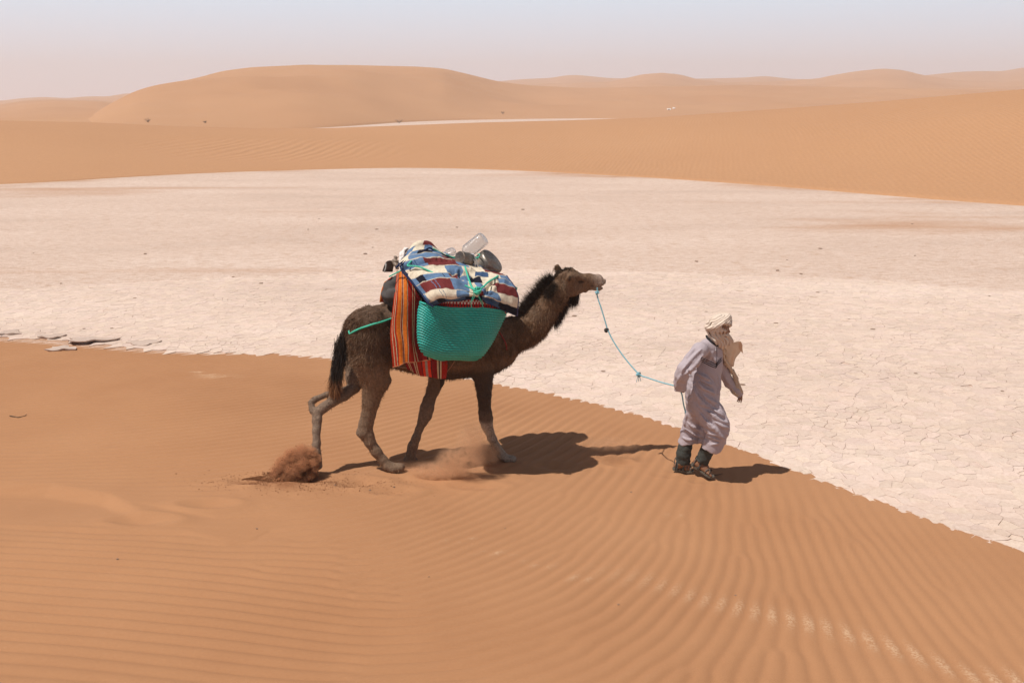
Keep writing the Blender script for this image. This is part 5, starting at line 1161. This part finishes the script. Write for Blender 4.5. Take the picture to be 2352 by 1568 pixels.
on_robe([(632, 385), (634, 440), (630, 500), (626, 560)], .0024, 'placket', dkc, (.06, .05, .055), man)
on_robe([(627, 396), (627, 412)], .004, 'zip_pull', steel, (.6, .55, .45), man)
# ---- trousers
tf = mfield(.0075, y0=1060, y1=1400, x0=250, x1=700)
tf.chain([mc(384, 1180, 54, .15), mc(372, 1215, 56, .145), mc(358, 1270, 60, .145), mc(356, 1330, 58, .15), mc(350, 1390, 50, .15)], .02)
tf.chain([mc(610, 1150, 64, -.03), mc(560, 1225, 58, .0), mc(530, 1290, 56, .02), mc(514, 1335, 52, .03), mc(500, 1400, 44, .03)], .02)
Xt, Zt = [tf.lo[i] + np.arange(tf.n[i]) * tf.h for i in (0, 2)]
def cz(pts, off): q = np.array([m5(x, y, off) for x, y in pts]); return np.interp(Xt, q[:, 0], q[:, 2])
sp_ = m5(452, 1300, .08)[0]; ws = (Xt > sp_); zt = np.where(ws, cz([(460, 1310), (500, 1338), (545, 1356), (600, 1340)], .02), cz([(290, 1322), (330, 1348), (380, 1350), (425, 1338)], .15))[:, None, None]
tf.D = np.maximum(tf.D, zt - Zt[None, None]).astype(np.float32)
tf.noise(lambda p: .007 * fbm(p * np.array([1, 1, 1.7]), 14, 2, 4) + .004 * (1 - 2 * np.abs(vnoise(p * np.array([1, 1, 2]), 28, 6))))
v, F = tf.mesh(1); mesh_obj('trousers', v, qfaces(F), cloth_mat('trouser_cloth', .3, 400), man, col=np.tile([.055, .058, .052], (len(v), 1)))
# ---- sandals
sole_m = M('sandal_sole', .7).color((.11, .095, .075)).m; strap_m = cloth_mat('sandal_strap', .4, 500, .7, .3)
def sandal(h, t, s, u, foot_up):
    d = (t - h); L = np.linalg.norm(d); d = d / L; s = s / np.linalg.norm(s); out = [(0, .0), (.02, .026), (.08, .036), (.2, .037), (.4, .033), (.6, .041), (.75, .048), (.88, .043), (.96, .030), (1.0, .0)]
    L_ = [(a, w) for a, w in out] + [(a, -w) for a, w in out[-2:0:-1]]; n_ = len(L_)
    top = np.array([h + d * a * L + s * w + u * (.022 + .010 * max(0, a - .8) / .2 - .004 * math.sin(math.pi * a)) for a, w in L_]); bot = np.array([h + d * (.01 + a * .98) * L + s * w * .96 + u * (.010 * max(0, a - .85) / .15) for a, w in L_])
    k = np.arange(n_); k2 = (k + 1) % n_
    so_ = mesh_obj('sandal', np.concatenate([bot, top]), [[a, b, b + n_, a + n_] for a, b in zip(k, k2)] + [list(range(n_))[::-1], list(range(n_, 2 * n_))], sole_m, man, smooth=False)
    so_['_loc'] = man['_loc']
    def strap(a, b, hh, r=.0075, col=(.09, .085, .075), nm='strap'):
        pa, pb = h + d * a * L - s * .036 + u * .02, h + d * b * L + s * .036 + u * .02; mid = (pa + pb) / 2 + u * hh
        q = [pa, pa + u * hh * .75 - s * .004, mid, pb + u * hh * .75 + s * .004, pb]; v, f = tube(q, r, 8, 30, flat=.35); o = mesh_obj(nm, v, f, strap_m, man, col=np.tile(col, (len(v), 1))); o.parent = so_; return o
    strap(.62, .78, .052, .012, (.12, .09, .07)); strap(.78, .62, .054, .012, (.12, .09, .07)); strap(.34, .42, .088, .014, (.075, .08, .075)); strap(.10, .14, .115, .010, (.075, .08, .075)); strap(.30, .08, .10, .010, (.09, .09, .085))
    for a in (.15, .28, .66, .8): strap(a, a, .010, .006, (.07, .06, .05), 'tread')
sandal(hL, tL, sL, uL, None); sandal(hR, tR, -sR, uR, None)
# ---- turban and face veil
hf = Field(m5(520, 420, 0) - np.array([.02, .20, .02]), m5(800, 95, 0) + np.array([.03, .2, .03]), .0048)
dome = m5(655, 195); ctr_h = m5(655, 225)
hf.ell(m5(662, 186), (.112, .102, .088), .02)
def ring(cx_, cy_, rx, ry, tilt, r, off, phase=0, a0=0, a1=2 * np.pi, k=.012, dz=0, n=26):
    """a roll of cloth round the head"""
    t = np.linspace(a0, a1, n); c_ = m5(cx_, cy_, off); q = np.stack([rx * np.cos(t), ry * np.sin(t), tilt * np.cos(t) + dz * np.sin(t)], 1) + c_
    hf.chain([(p, r * (.85 + .15 * math.sin(3 * a + phase))) for p, a in zip(q, t)], k)
ring(652, 196, .110, .098, .030, .020, 0, 0, dz=.020); ring(650, 178, .108, .096, .042, .018, 0, 1, dz=.016); ring(650, 212, .108, .098, .010, .018, 0, 2, dz=.030); ring(652, 165, .094, .085, .050, .016, 0, 3, dz=.010)
hf.chain([mc(566, 190, 18, -.05), mc(556, 222, 22, -.05), mc(566, 255, 14, -.05)], .012)                      # knot at the back
hf.chain([mc(566, 232, 12, -.08), mc(620, 222, 16, -.115), mc(680, 192, 16, -.115), mc(735, 188, 12, -.07)], .010)   # twisted roll
hf.chain([mc(575, 236, 10, -.09), mc(640, 208, 13, -.118), mc(700, 172, 12, -.10)], .008)
# veil
hf.chain([mc(612, 262, 48, -.02), mc(640, 300, 62, -.02), mc(672, 345, 50, -.01), mc(700, 365, 28, .0)], .03, .95)
hf.chain([mc(690, 300, 46, .0), mc(716, 330, 34, .01), mc(752, 342, 14, .02)], .03)
hf.chain([mc(575, 262, 18, .0), mc(590, 305, 24, .0), mc(625, 350, 26, .0), mc(665, 380, 16, .0)], .02)
# window for the eyes
hf.cone(m5(700, 222, -.12), m5(760, 238, -.03), .024, .030, .008, sub=True); hf.cone(m5(690, 218, -.09), m5(700, 222, -.16), .020, .030, .008, sub=True)
def veil_noise(p):
    q = p - ctr_h; lowv = sstep(.0, -.03, q[:, 2]); d1 = q[:, 2] * .95 - q[:, 0] * .55; d2 = q[:, 0] * .9 + q[:, 2] * .45
    w = vnoise(p, 14, 3) * .02
    return (1 - lowv) * .0042 * np.sin((d1 + w) * 330) + lowv * (.0085 * np.sin((d2 + w * 1.8) * 170) + .004 * np.sin((d2 + w) * 400 + 2))
hf.noise(veil_noise, .02)
v, F = hf.mesh(1); v, F = biggest(v, F)
VEIL = cloth_mat('veil_cloth', .15, 600, .85, .12); VB = VEIL.node_tree.nodes['Principled BSDF']
mesh_obj('head_wrap', v, qfaces(F), VEIL, man, col=np.tile([.64, .53, .44], (len(v), 1)))
# loose end blowing in front, thin enough to glow
thin = M('thin_veil', .8, spec=.1); thin.color((.66, .52, .40)); tr_ = thin.node('ShaderNodeBsdfTranslucent', {'Color': (.80, .56, .38, 1)}); mx_ = thin.node('ShaderNodeMixShader', {0: .6, 1: thin.b.outputs[0], 2: tr_.outputs[0]}); thin.l.new(mx_.outputs[0], thin.n['Material Output'].inputs[0]); thin.bump(thin.noise(thin.coord(world_=False), 40, 3), .3, .006)
G = surface([[m5(745, 340, .02), m5(775, 348, .04), m5(805, 344, .04), m5(835, 342, .06)], [m5(712, 385, .04), m5(760, 385, .08), m5(805, 378, .07), m5(846, 380, .10)], [m5(700, 430, .06), m5(745, 430, .12), m5(790, 425, .10), m5(825, 430, .13)],
             [m5(700, 490, .09), m5(735, 490, .15), m5(770, 485, .13), m5(790, 480, .16)], [m5(715, 560, .12), m5(738, 558, .17), m5(760, 552, .15), m5(773, 548, .18)]], 46, 60)
G = G + grid_normals(G) * (.010 * fbm(G, 12, 2, 3))[..., None]
mesh_obj('veil_tail', G.reshape(-1, 3), grid_faces(60, 46), thin.m, man)
G = surface([[m5(822, 345, .05), m5(838, 352, .06), m5(846, 372, .07)], [m5(818, 372, .07), m5(834, 392, .09), m5(846, 400, .10)], [m5(816, 400, .09), m5(830, 420, .11), m5(851, 442, .12)]], 16, 16); mesh_obj('veil_corner', G.reshape(-1, 3), grid_faces(16, 16), thin.m, man)
# the scarf end wound over the far arm
sf = mfield(.0062, x0=640, x1=900, y0=370, y1=830, ya=-.1)
def sl(pts, k=.012): sf.chain([mc(x, y, r, o) for x, y, r, o in pts], k)
sl([(684, 392, 13, .0), (692, 440, 12, .04), (694, 480, 12, .07), (710, 520, 13, .11), (742, 562, 13, .16), (768, 604, 13, .20), (786, 650, 15, .22), (800, 710, 22, .24), (818, 758, 24, .25), (828, 778, 20, .26)])
sl([(700, 400, 10, .05), (712, 450, 12, .08), (706, 495, 11, .12), (736, 545, 12, .17), (770, 585, 11, .2), (796, 640, 12, .22), (820, 710, 14, .24), (840, 762, 14, .26)])
sl([(764, 725, 16, .23), (776, 758, 18, .23), (800, 778, 16, .24), (818, 782, 12, .25)])
sf.noise(lambda p: .004 * np.sin((p[:, 0] * .8 + p[:, 2] * .5 + .02 * vnoise(p, 12, 2)) * 300) + .003 * fbm(p, 20, 2, 2), .02)
v, F = sf.mesh(1); v, F = biggest(v, F); mesh_obj('scarf_end', v, qfaces(F), VEIL, man, col=np.tile([.50, .39, .29], (len(v), 1)))

# ================================================================== SAND IN THE AIR, LITTER, PLANTS
p8 = lambda x, y, Y: P(*c8(x, y), Y)
YF = foot_point(*FH)[1] - .05
spf = Field(p8(90, 470, YF - .3), p8(600, 200, YF + .3) + np.array([0, .2, .05]), .0085)
arcs = []
def sg(L, o=0., k=.03):
    q = [(p8(x, y, YF + o), r * k8 * PXM) for x, y, r in L]; arcs.append(q); spf.chain([(p_, r_ * .66) for p_, r_ in q], k, .8)
sg([(545, 262, 14), (505, 240, 26), (450, 232, 32), (392, 256, 34), (342, 300, 32), (305, 348, 27), (282, 395, 22), (268, 430, 12)], .0)
sg([(520, 292, 20), (458, 296, 32), (405, 335, 34), (365, 385, 27), (345, 420, 16)], -.06)
sg([(552, 280, 10), (530, 330, 14), (500, 372, 18), (455, 400, 28), (410, 425, 26)], -.05); sg([(430, 372, 30), (400, 400, 24), (350, 425, 18)], -.10)
sg([(118, 418, 6), (170, 414, 16), (230, 410, 24), (300, 420, 26), (380, 440, 24), (450, 440, 20)], -.10, .06)
sg([(480, 262, 22), (470, 320, 30), (440, 350, 34), (380, 350, 34), (330, 380, 30)], .03, .04); sg([(500, 300, 22), (520, 350, 18), (500, 400, 20), (470, 430, 20)], .02, .04)
cc0 = p8(400, 420, YF)
def sp_noise(p):
    q = p - cc0; r = np.hypot(q[:, 0], q[:, 2]); a = np.arctan2(q[:, 2], q[:, 0])
    s = np.stack([r * 24, a * 1.6, q[:, 1] * 9], 1); return .014 * vnoise(s, 1, 2) + .013 * vnoise(s * np.array([2.4, 1.0, 2.2]), 1, 3) + .010 * vnoise(s * np.array([4.5, 1.4, 3]), 1, 4) + .007 * fbm(p, 45, 2, 5)
spf.noise(sp_noise, .06)
v, F = spf.mesh(0); v, F = biggest(v, F)
ds = M('damp_sand', 1., spec=.05); n_ = ds.noise(ds.coord(), 60, 4, .7); ds.color(ds.ramp(n_, [(.3, (.19, .078, .035)), (.7, (.30, .135, .065))])); ds.bump(n_, .8, .01)
sand_spray = mesh_obj('sand_spray', v, qfaces(F), ds.m); tag(sand_spray, 'clump of reddish sand thrown up behind the lifted hind foot', kind='stuff')
# loose grains: streaks of them following the thrown arcs, thinning outwards
r2 = np.random.default_rng(5); G_ = []
for q in arcs:
    pp = catmull(np.array([x[0] for x in q]), 60); rd = np.interp(np.linspace(0, 1, 60), np.linspace(0, 1, len(q)), [x[1] for x in q]); n = 3200
    for st_ in range(26):
        o_ = r2.normal(size=3) * np.array([.55, .6, .55]); t = r2.uniform(0, 1, n // 26); i_ = (t * 59).astype(int)
        G_.append(pp[i_] + (o_[None] * rd[i_][:, None] * 1.15) + r2.normal(size=(len(t), 3)) * (rd[i_][:, None] * .16) + r2.exponential(1., (len(t), 1)) * np.array([-.010, 0, .004]))
g = np.concatenate(G_); g[:, 2] = np.maximum(g[:, 2], ground(g[:, 0], g[:, 1]) + .002)
n3 = 2600; q0 = np.array(sand_hit(690, 1112)); gx = q0[0] + r2.normal(size=n3) * .45; gy = q0[1] + r2.normal(size=n3) * .13; g3 = np.stack([gx, gy, ground(gx, gy) + .002], 1); g = np.concatenate([g, g3])
s = r2.gamma(1.4, .0008, len(g)) + .0012; tet = np.array([[1, 1, 1], [1, -1, -1], [-1, 1, -1], [-1, -1, 1]]) * .8
V = (g[:, None] + tet[None] * s[:, None, None] * r2.uniform(.6, 1.4, (len(g), 4, 1))).reshape(-1, 3); o = (np.arange(len(g)) * 4)[:, None]; T = np.concatenate([o + [0, 1, 2], o + [0, 3, 1], o + [0, 2, 3], o + [1, 3, 2]])
tag(mesh_obj('flying_sand', V, T, ds.m, smooth=False), 'grains of sand scattered in the air and on the ground round the hind foot', kind='stuff')
# fine sand hanging between the grains
sv = M('flung_sand'); sv.n.remove(sv.b); sp_ = sv.node('ShaderNodeNewGeometry').outputs['Position']; tt = None
for q in arcs[:3] + arcs[6:8]:
    for (p0, r0) in q:
        v_ = sv.node('ShaderNodeVectorMath', {0: sp_, 1: tuple(p0)}, operation='SUBTRACT').outputs[0]; l_ = sv.node('ShaderNodeVectorMath', {0: v_}, operation='LENGTH').outputs['Value']
        m1 = sv.node('ShaderNodeMapRange', {0: l_, 1: float(r0) * 1.9, 2: float(r0) * .5, 3: 0., 4: 1.}, interpolation_type='SMOOTHSTEP').outputs[0]; tt = m1 if tt is None else sv.math('MAXIMUM', tt, m1)
nv = sv.noise(sv.node('ShaderNodeMapping', {'Vector': sp_, 'Scale': (1, 1, 1.6), 'Rotation': (0, -.7, 0)}).outputs[0], 16, 4, .6, 1.); nv = sv.node('ShaderNodeMapRange', {0: nv, 1: .36, 2: .66, 3: 0., 4: 1.}).outputs[0]
pv3 = sv.node('ShaderNodeVolumePrincipled', {'Color': (.72, .38, .21, 1), 'Density': sv.math('MULTIPLY', sv.math('MULTIPLY', tt, nv), 90.)}); sv.l.new(pv3.outputs[0], sv.n['Material Output'].inputs['Volume'])
ap = np.array([x[0] for q in arcs for x in q]); l0, l1 = ap.min(0) - .12, ap.max(0) + .12; bx = np.array([(x, y, z) for x in (l0[0], l1[0]) for y in (l0[1], l1[1]) for z in (l0[2], l1[2])])
tag(mesh_obj('sand_veil', bx, np.array([(0, 1, 3, 2), (4, 6, 7, 5), (0, 4, 5, 1), (2, 3, 7, 6), (0, 2, 6, 4), (1, 5, 7, 3)]), sv.m, smooth=False), 'fine flung sand hanging round the lifted hind foot', kind='stuff')
# dust round the fore foot
du = M('dust'); du.n.remove(du.b); pos = du.node('ShaderNodeNewGeometry').outputs['Position']
def blob(x, y, Y, rx, ry, rz, k):
    c_ = P(x, y, Y); v_ = du.node('ShaderNodeVectorMath', {0: pos, 1: tuple(c_)}, operation='SUBTRACT').outputs[0]; v_ = du.node('ShaderNodeVectorMath', {0: v_, 1: (1 / rx, 1 / ry, 1 / rz)}, operation='MULTIPLY').outputs[0]
    l_ = du.node('ShaderNodeVectorMath', {0: v_}, operation='LENGTH').outputs['Value']; return du.math('MULTIPLY', du.node('ShaderNodeMapRange', {0: l_, 1: 1.0, 2: .15, 3: 0., 4: 1.}, interpolation_type='SMOOTHSTEP').outputs[0], k)
YD = foot_point(*NF)[1]
bl = [blob(1058, 1058, YD - .62, .30, .18, .20, .55), blob(1085, 1010, YD - .58, .20, .15, .24, .38), blob(1010, 1078, YD - .60, .34, .18, .10, .5), blob(1115, 1042, YD - .12, .19, .15, .17, .8), blob(950, 1078, YD - .35, .44, .22, .09, .30),
      blob(1110, 1090, YD - .35, .26, .16, .09, .6), blob(1010, 1125, YD - .85, .50, .15, .06, .22), blob(1120, 1130, YD - .85, .26, .14, .06, .20), blob(1400, 1018, YD + .2, .5, .2, .08, .12)]
tot = bl[0]
for q in bl[1:]: tot = du.math('ADD', tot, q)
nv = du.noise(du.node('ShaderNodeMapping', {'Vector': pos, 'Scale': (1, 1, 1.15), 'Rotation': (0, .6, 0)}).outputs[0], 6.5, 6, .70, 2.4); nz_ = du.node('ShaderNodeMapRange', {0: nv, 1: .40, 2: .66, 3: 0., 4: 1.}).outputs[0]
dens = du.math('MULTIPLY', du.math('MULTIPLY', tot, nz_), 72.0)
pv2 = du.node('ShaderNodeVolumePrincipled', {'Color': (.88, .57, .36, 1), 'Density': dens, 'Anisotropy': .1}); du.l.new(pv2.outputs[0], du.n['Material Output'].inputs['Volume'])
ca, cb_ = P(880, 1172, YD - 1.), P(1520, 965, YD + .35); x0_, x1_ = ca[0] - .1, cb_[0] + .1; z0_, z1_ = .02, .95
bx = np.array([(x, y, z) for x in (x0_, x1_) for y in (YD - 1.05, YD + .45) for z in (z0_, z1_)], float)
tag(mesh_obj('dust_cloud', bx, np.array([(0, 1, 3, 2), (4, 6, 7, 5), (0, 4, 5, 1), (2, 3, 7, 6), (0, 2, 6, 4), (1, 5, 7, 3)]), du.m, smooth=False), 'cloud of fine dust kicked up between the fore feet', kind='stuff')

# things on the ground
from mathutils.bvhtree import BVHTree
deps = bpy.context.evaluated_depsgraph_get()
trees_ = [BVHTree.FromObject(o, deps) for o in bpy.data.objects if o.name in ('middle_dune', 'large_dune', 'playa', 'left_dune')]
def cast(x, y):
    d = Vector(ray(float(x), float(y))).normalized(); best = None
    for t in trees_:
        h = t.ray_cast(Vector((0, 0, CAM_H)), d)
        if h[0] is not None and (best is None or h[3] < best[3]): best = h
    return np.array(best[0])
wood = M('dry_twig', .8).color((.12, .08, .05)).m
def bush(px, py, wpx, hpx, label, col=(.24, .16, .09), seed=1):
    c_ = cast(px, py); k = np.linalg.norm(c_ - np.array([0, 0, CAM_H])) / FOC; w, h = wpx * k / 2, hpx * k; r = np.random.default_rng(seed)
    root = empty('desert_shrub', tuple(c_), label, 'shrub'); st = []
    for i in range(12):
        a = r.uniform(0, 6.28); e = np.array([math.cos(a) * w * r.uniform(.5, 1), math.sin(a) * w * .6, h * r.uniform(.5, 1)]); st.append(tube([c_, c_ + e * .5 + np.array([0, 0, .1 * h]), c_ + e], [.018, .006], 5, 8))
    v, f = join(st); mesh_obj('stem', v, f, wood, root)
    n = 170; a = r.uniform(0, 6.28, n); t = r.uniform(.3, 1.05, n); R_ = c_ + np.stack([np.cos(a) * w * t * r.uniform(.3, 1, n), np.sin(a) * w * .6 * t, h * t * r.uniform(.4, 1, n)], 1); D_ = r.normal(size=(n, 3)) + np.array([0, 0, .7])
    V, F = blades(R_, D_, r.uniform(.06, .16, n) * max(1, w), .012 * max(1, w), .1, seed); mesh_obj('foliage', V, F, M('dry_leaf', .8).color(col).m, root, smooth=False)
bush(340, 281, 18, 9, 'straggly dry shrub at the foot of the big dune, farthest left', seed=1)
bush(471, 283, 10, 5, 'small dry shrub on the big dune, second from the left', seed=2)
bush(917, 283, 26, 9, 'dark low shrub at the edge of the second pale clay patch', (.07, .05, .035), 3)
bush(1155, 262, 12, 6, 'faint dry tuft on the sand above the second clay patch', (.2, .13, .07), 4)
stone = M('stone', .9); stone.color(stone.ramp(stone.noise(stone.coord(world_=False), 30, 3), [(.3, (.16, .10, .07)), (.7, (.30, .20, .14))])); stone = stone.m
bm = bmesh.new(); bmesh.ops.create_icosphere(bm, subdivisions=2, radius=1.); r = random.Random(4)
for v_ in bm.verts: v_.co *= r.uniform(.72, 1.15); v_.co.z *= .55
pm = bpy.data.meshes.new('pebble'); bm.to_mesh(pm); bm.free(); pm.materials.append(stone)
r = random.Random(12)
def pebble(p, s, label, grp):
    o = bpy.data.objects.new('pebble', pm); COL.objects.link(o); o.location = p; o.scale = (s, s * r.uniform(.7, 1.2), s * r.uniform(.6, 1.)); o.rotation_euler = (0, 0, r.uniform(0, 6)); tag(o, label, 'pebble', grp)
k = 0
while k < 46:
    x, y = r.uniform(20, 2340), r.uniform(440, 900); c_ = cast(x, y)
    if c_[2] > .1 or edge_y(c_[0]) > c_[1] - .3: continue
    pebble(tuple(c_ + np.array([0, 0, .004])), r.uniform(.014, .035) * (1 + c_[1] / 40), 'small brown pebble lying loose on the pale cracked clay', 'pebbles on the clay flat'); k += 1
for x, y in [(270, 1290), (985, 1330), (1160, 1215), (1450, 870 + 260), (590, 1215), (1690, 1360), (1420, 1390), (850, 1130), (770, 1120), (905, 1122)]:
    q = sand_hit(x, y); pebble((q[0], q[1], float(ground(q[0], q[1])) + .003), r.uniform(.007, .012), 'tiny dark stone on the rippled orange sand', 'stones on the sand slope')
# slabs of crust at the left edge
def slab(px, py, wpx, dm_, th, tilt, label, seed):
    q = sand_hit(px, py); k = np.hypot(q[1], CAM_H) / FOC; w = wpx * k / 2; r = np.random.default_rng(seed); n = 22; a = np.linspace(0, 2 * np.pi, n, endpoint=False); rad = 1 + .28 * np.sin(a * 3 + seed) + r.uniform(-.16, .16, n)
    x, y = np.cos(a) * w * rad, np.sin(a) * dm_ * rad; z = th + tilt * y / dm_ + .01 * np.sin(a * 5); c_ = np.array([q[0], q[1], max(0., q[2])])
    top = c_ + np.stack([x, y, z], 1); bot = c_ + np.stack([x * .97, y * .97, z - .018 - .008 * r.random(n)], 1); inn = c_ + np.stack([x * .6, y * .6, z * 0 + th + tilt * y * .6 / dm_ + .004], 1); i = np.arange(n); j = (i + 1) % n
    F = [[a_, b_, b_ + n, a_ + n] for a_, b_ in zip(i, j)] + [[a_ + n, b_ + n, b_ + 2 * n, a_ + 2 * n] for a_, b_ in zip(i, j)] + [list(range(2 * n, 3 * n)), list(range(n))[::-1]]
    t = np.full((3 * n, 3), .82); tag(mesh_obj('clay_slab', np.concatenate([bot, top, inn]), F, CLAY, smooth=False, col=t), label, 'clay slab')
slab(205, 785, 100, .26, .036, -.028, 'large lifted slab of clay crust with a dark hollow beneath, near the left edge', 1)
slab(140, 801, 62, .18, .020, -.010, 'small flat slab of clay crust in front of the large lifted slab', 2)
slab(22, 767, 50, .2, .018, -.01, 'broken slab of clay crust at the far left edge of the picture', 3)
slab(120, 776, 60, .16, .022, -.01, 'thin strip of clay crust touching the large lifted slab on its left', 5)
slab(330, 790, 70, .18, .012, .0, 'thin half-buried piece of crust right of the large lifted slab', 6)
def twig(pts, r_, label, sand_=True):
    q = []
    for x, y in pts: s_ = sand_hit(x, y); q.append(np.array([s_[0], s_[1], float(ground(s_[0], s_[1])) + r_ * 1.6]))
    v, f = tube(q, [r_, r_ * .5], 6, 24); tag(mesh_obj('twig', v, f, wood), label, 'twig')
twig([(22, 954), (34, 955), (42, 958), (56, 953), (61, 951)], .006, 'thin dark twig lying on the rippled sand at the left edge')
v_t = []; twig([(1636, 1092), (1646, 1091), (1660, 1089)], .005, 'short pale twig lying in the shadow just ahead of the sandals')
scrap = M('white_scrap', .6).color((.8, .78, .75)).m
for i, (x, y, w, lb) in enumerate([(1536, 253, 9, 'scrap of white litter on the far sand, the left one of two'), (1547, 250, 7, 'scrap of white litter on the far sand, the right one of two')]):
    c_ = cast(x, y); k = np.linalg.norm(c_) / FOC; bm = bmesh.new(); bmesh.ops.create_icosphere(bm, subdivisions=2, radius=1.); rr3 = random.Random(i)
    for v_ in bm.verts: v_.co *= rr3.uniform(.5, 1.2)
    me = bpy.data.meshes.new('litter'); bm.to_mesh(me); bm.free(); me.materials.append(scrap); o = bpy.data.objects.new('litter', me); COL.objects.link(o); o.location = c_ + np.array([0, 0, w * k * .15]); o.scale = (w * k * .5, w * k * .5, w * k * .3); tag(o, lb, 'litter')
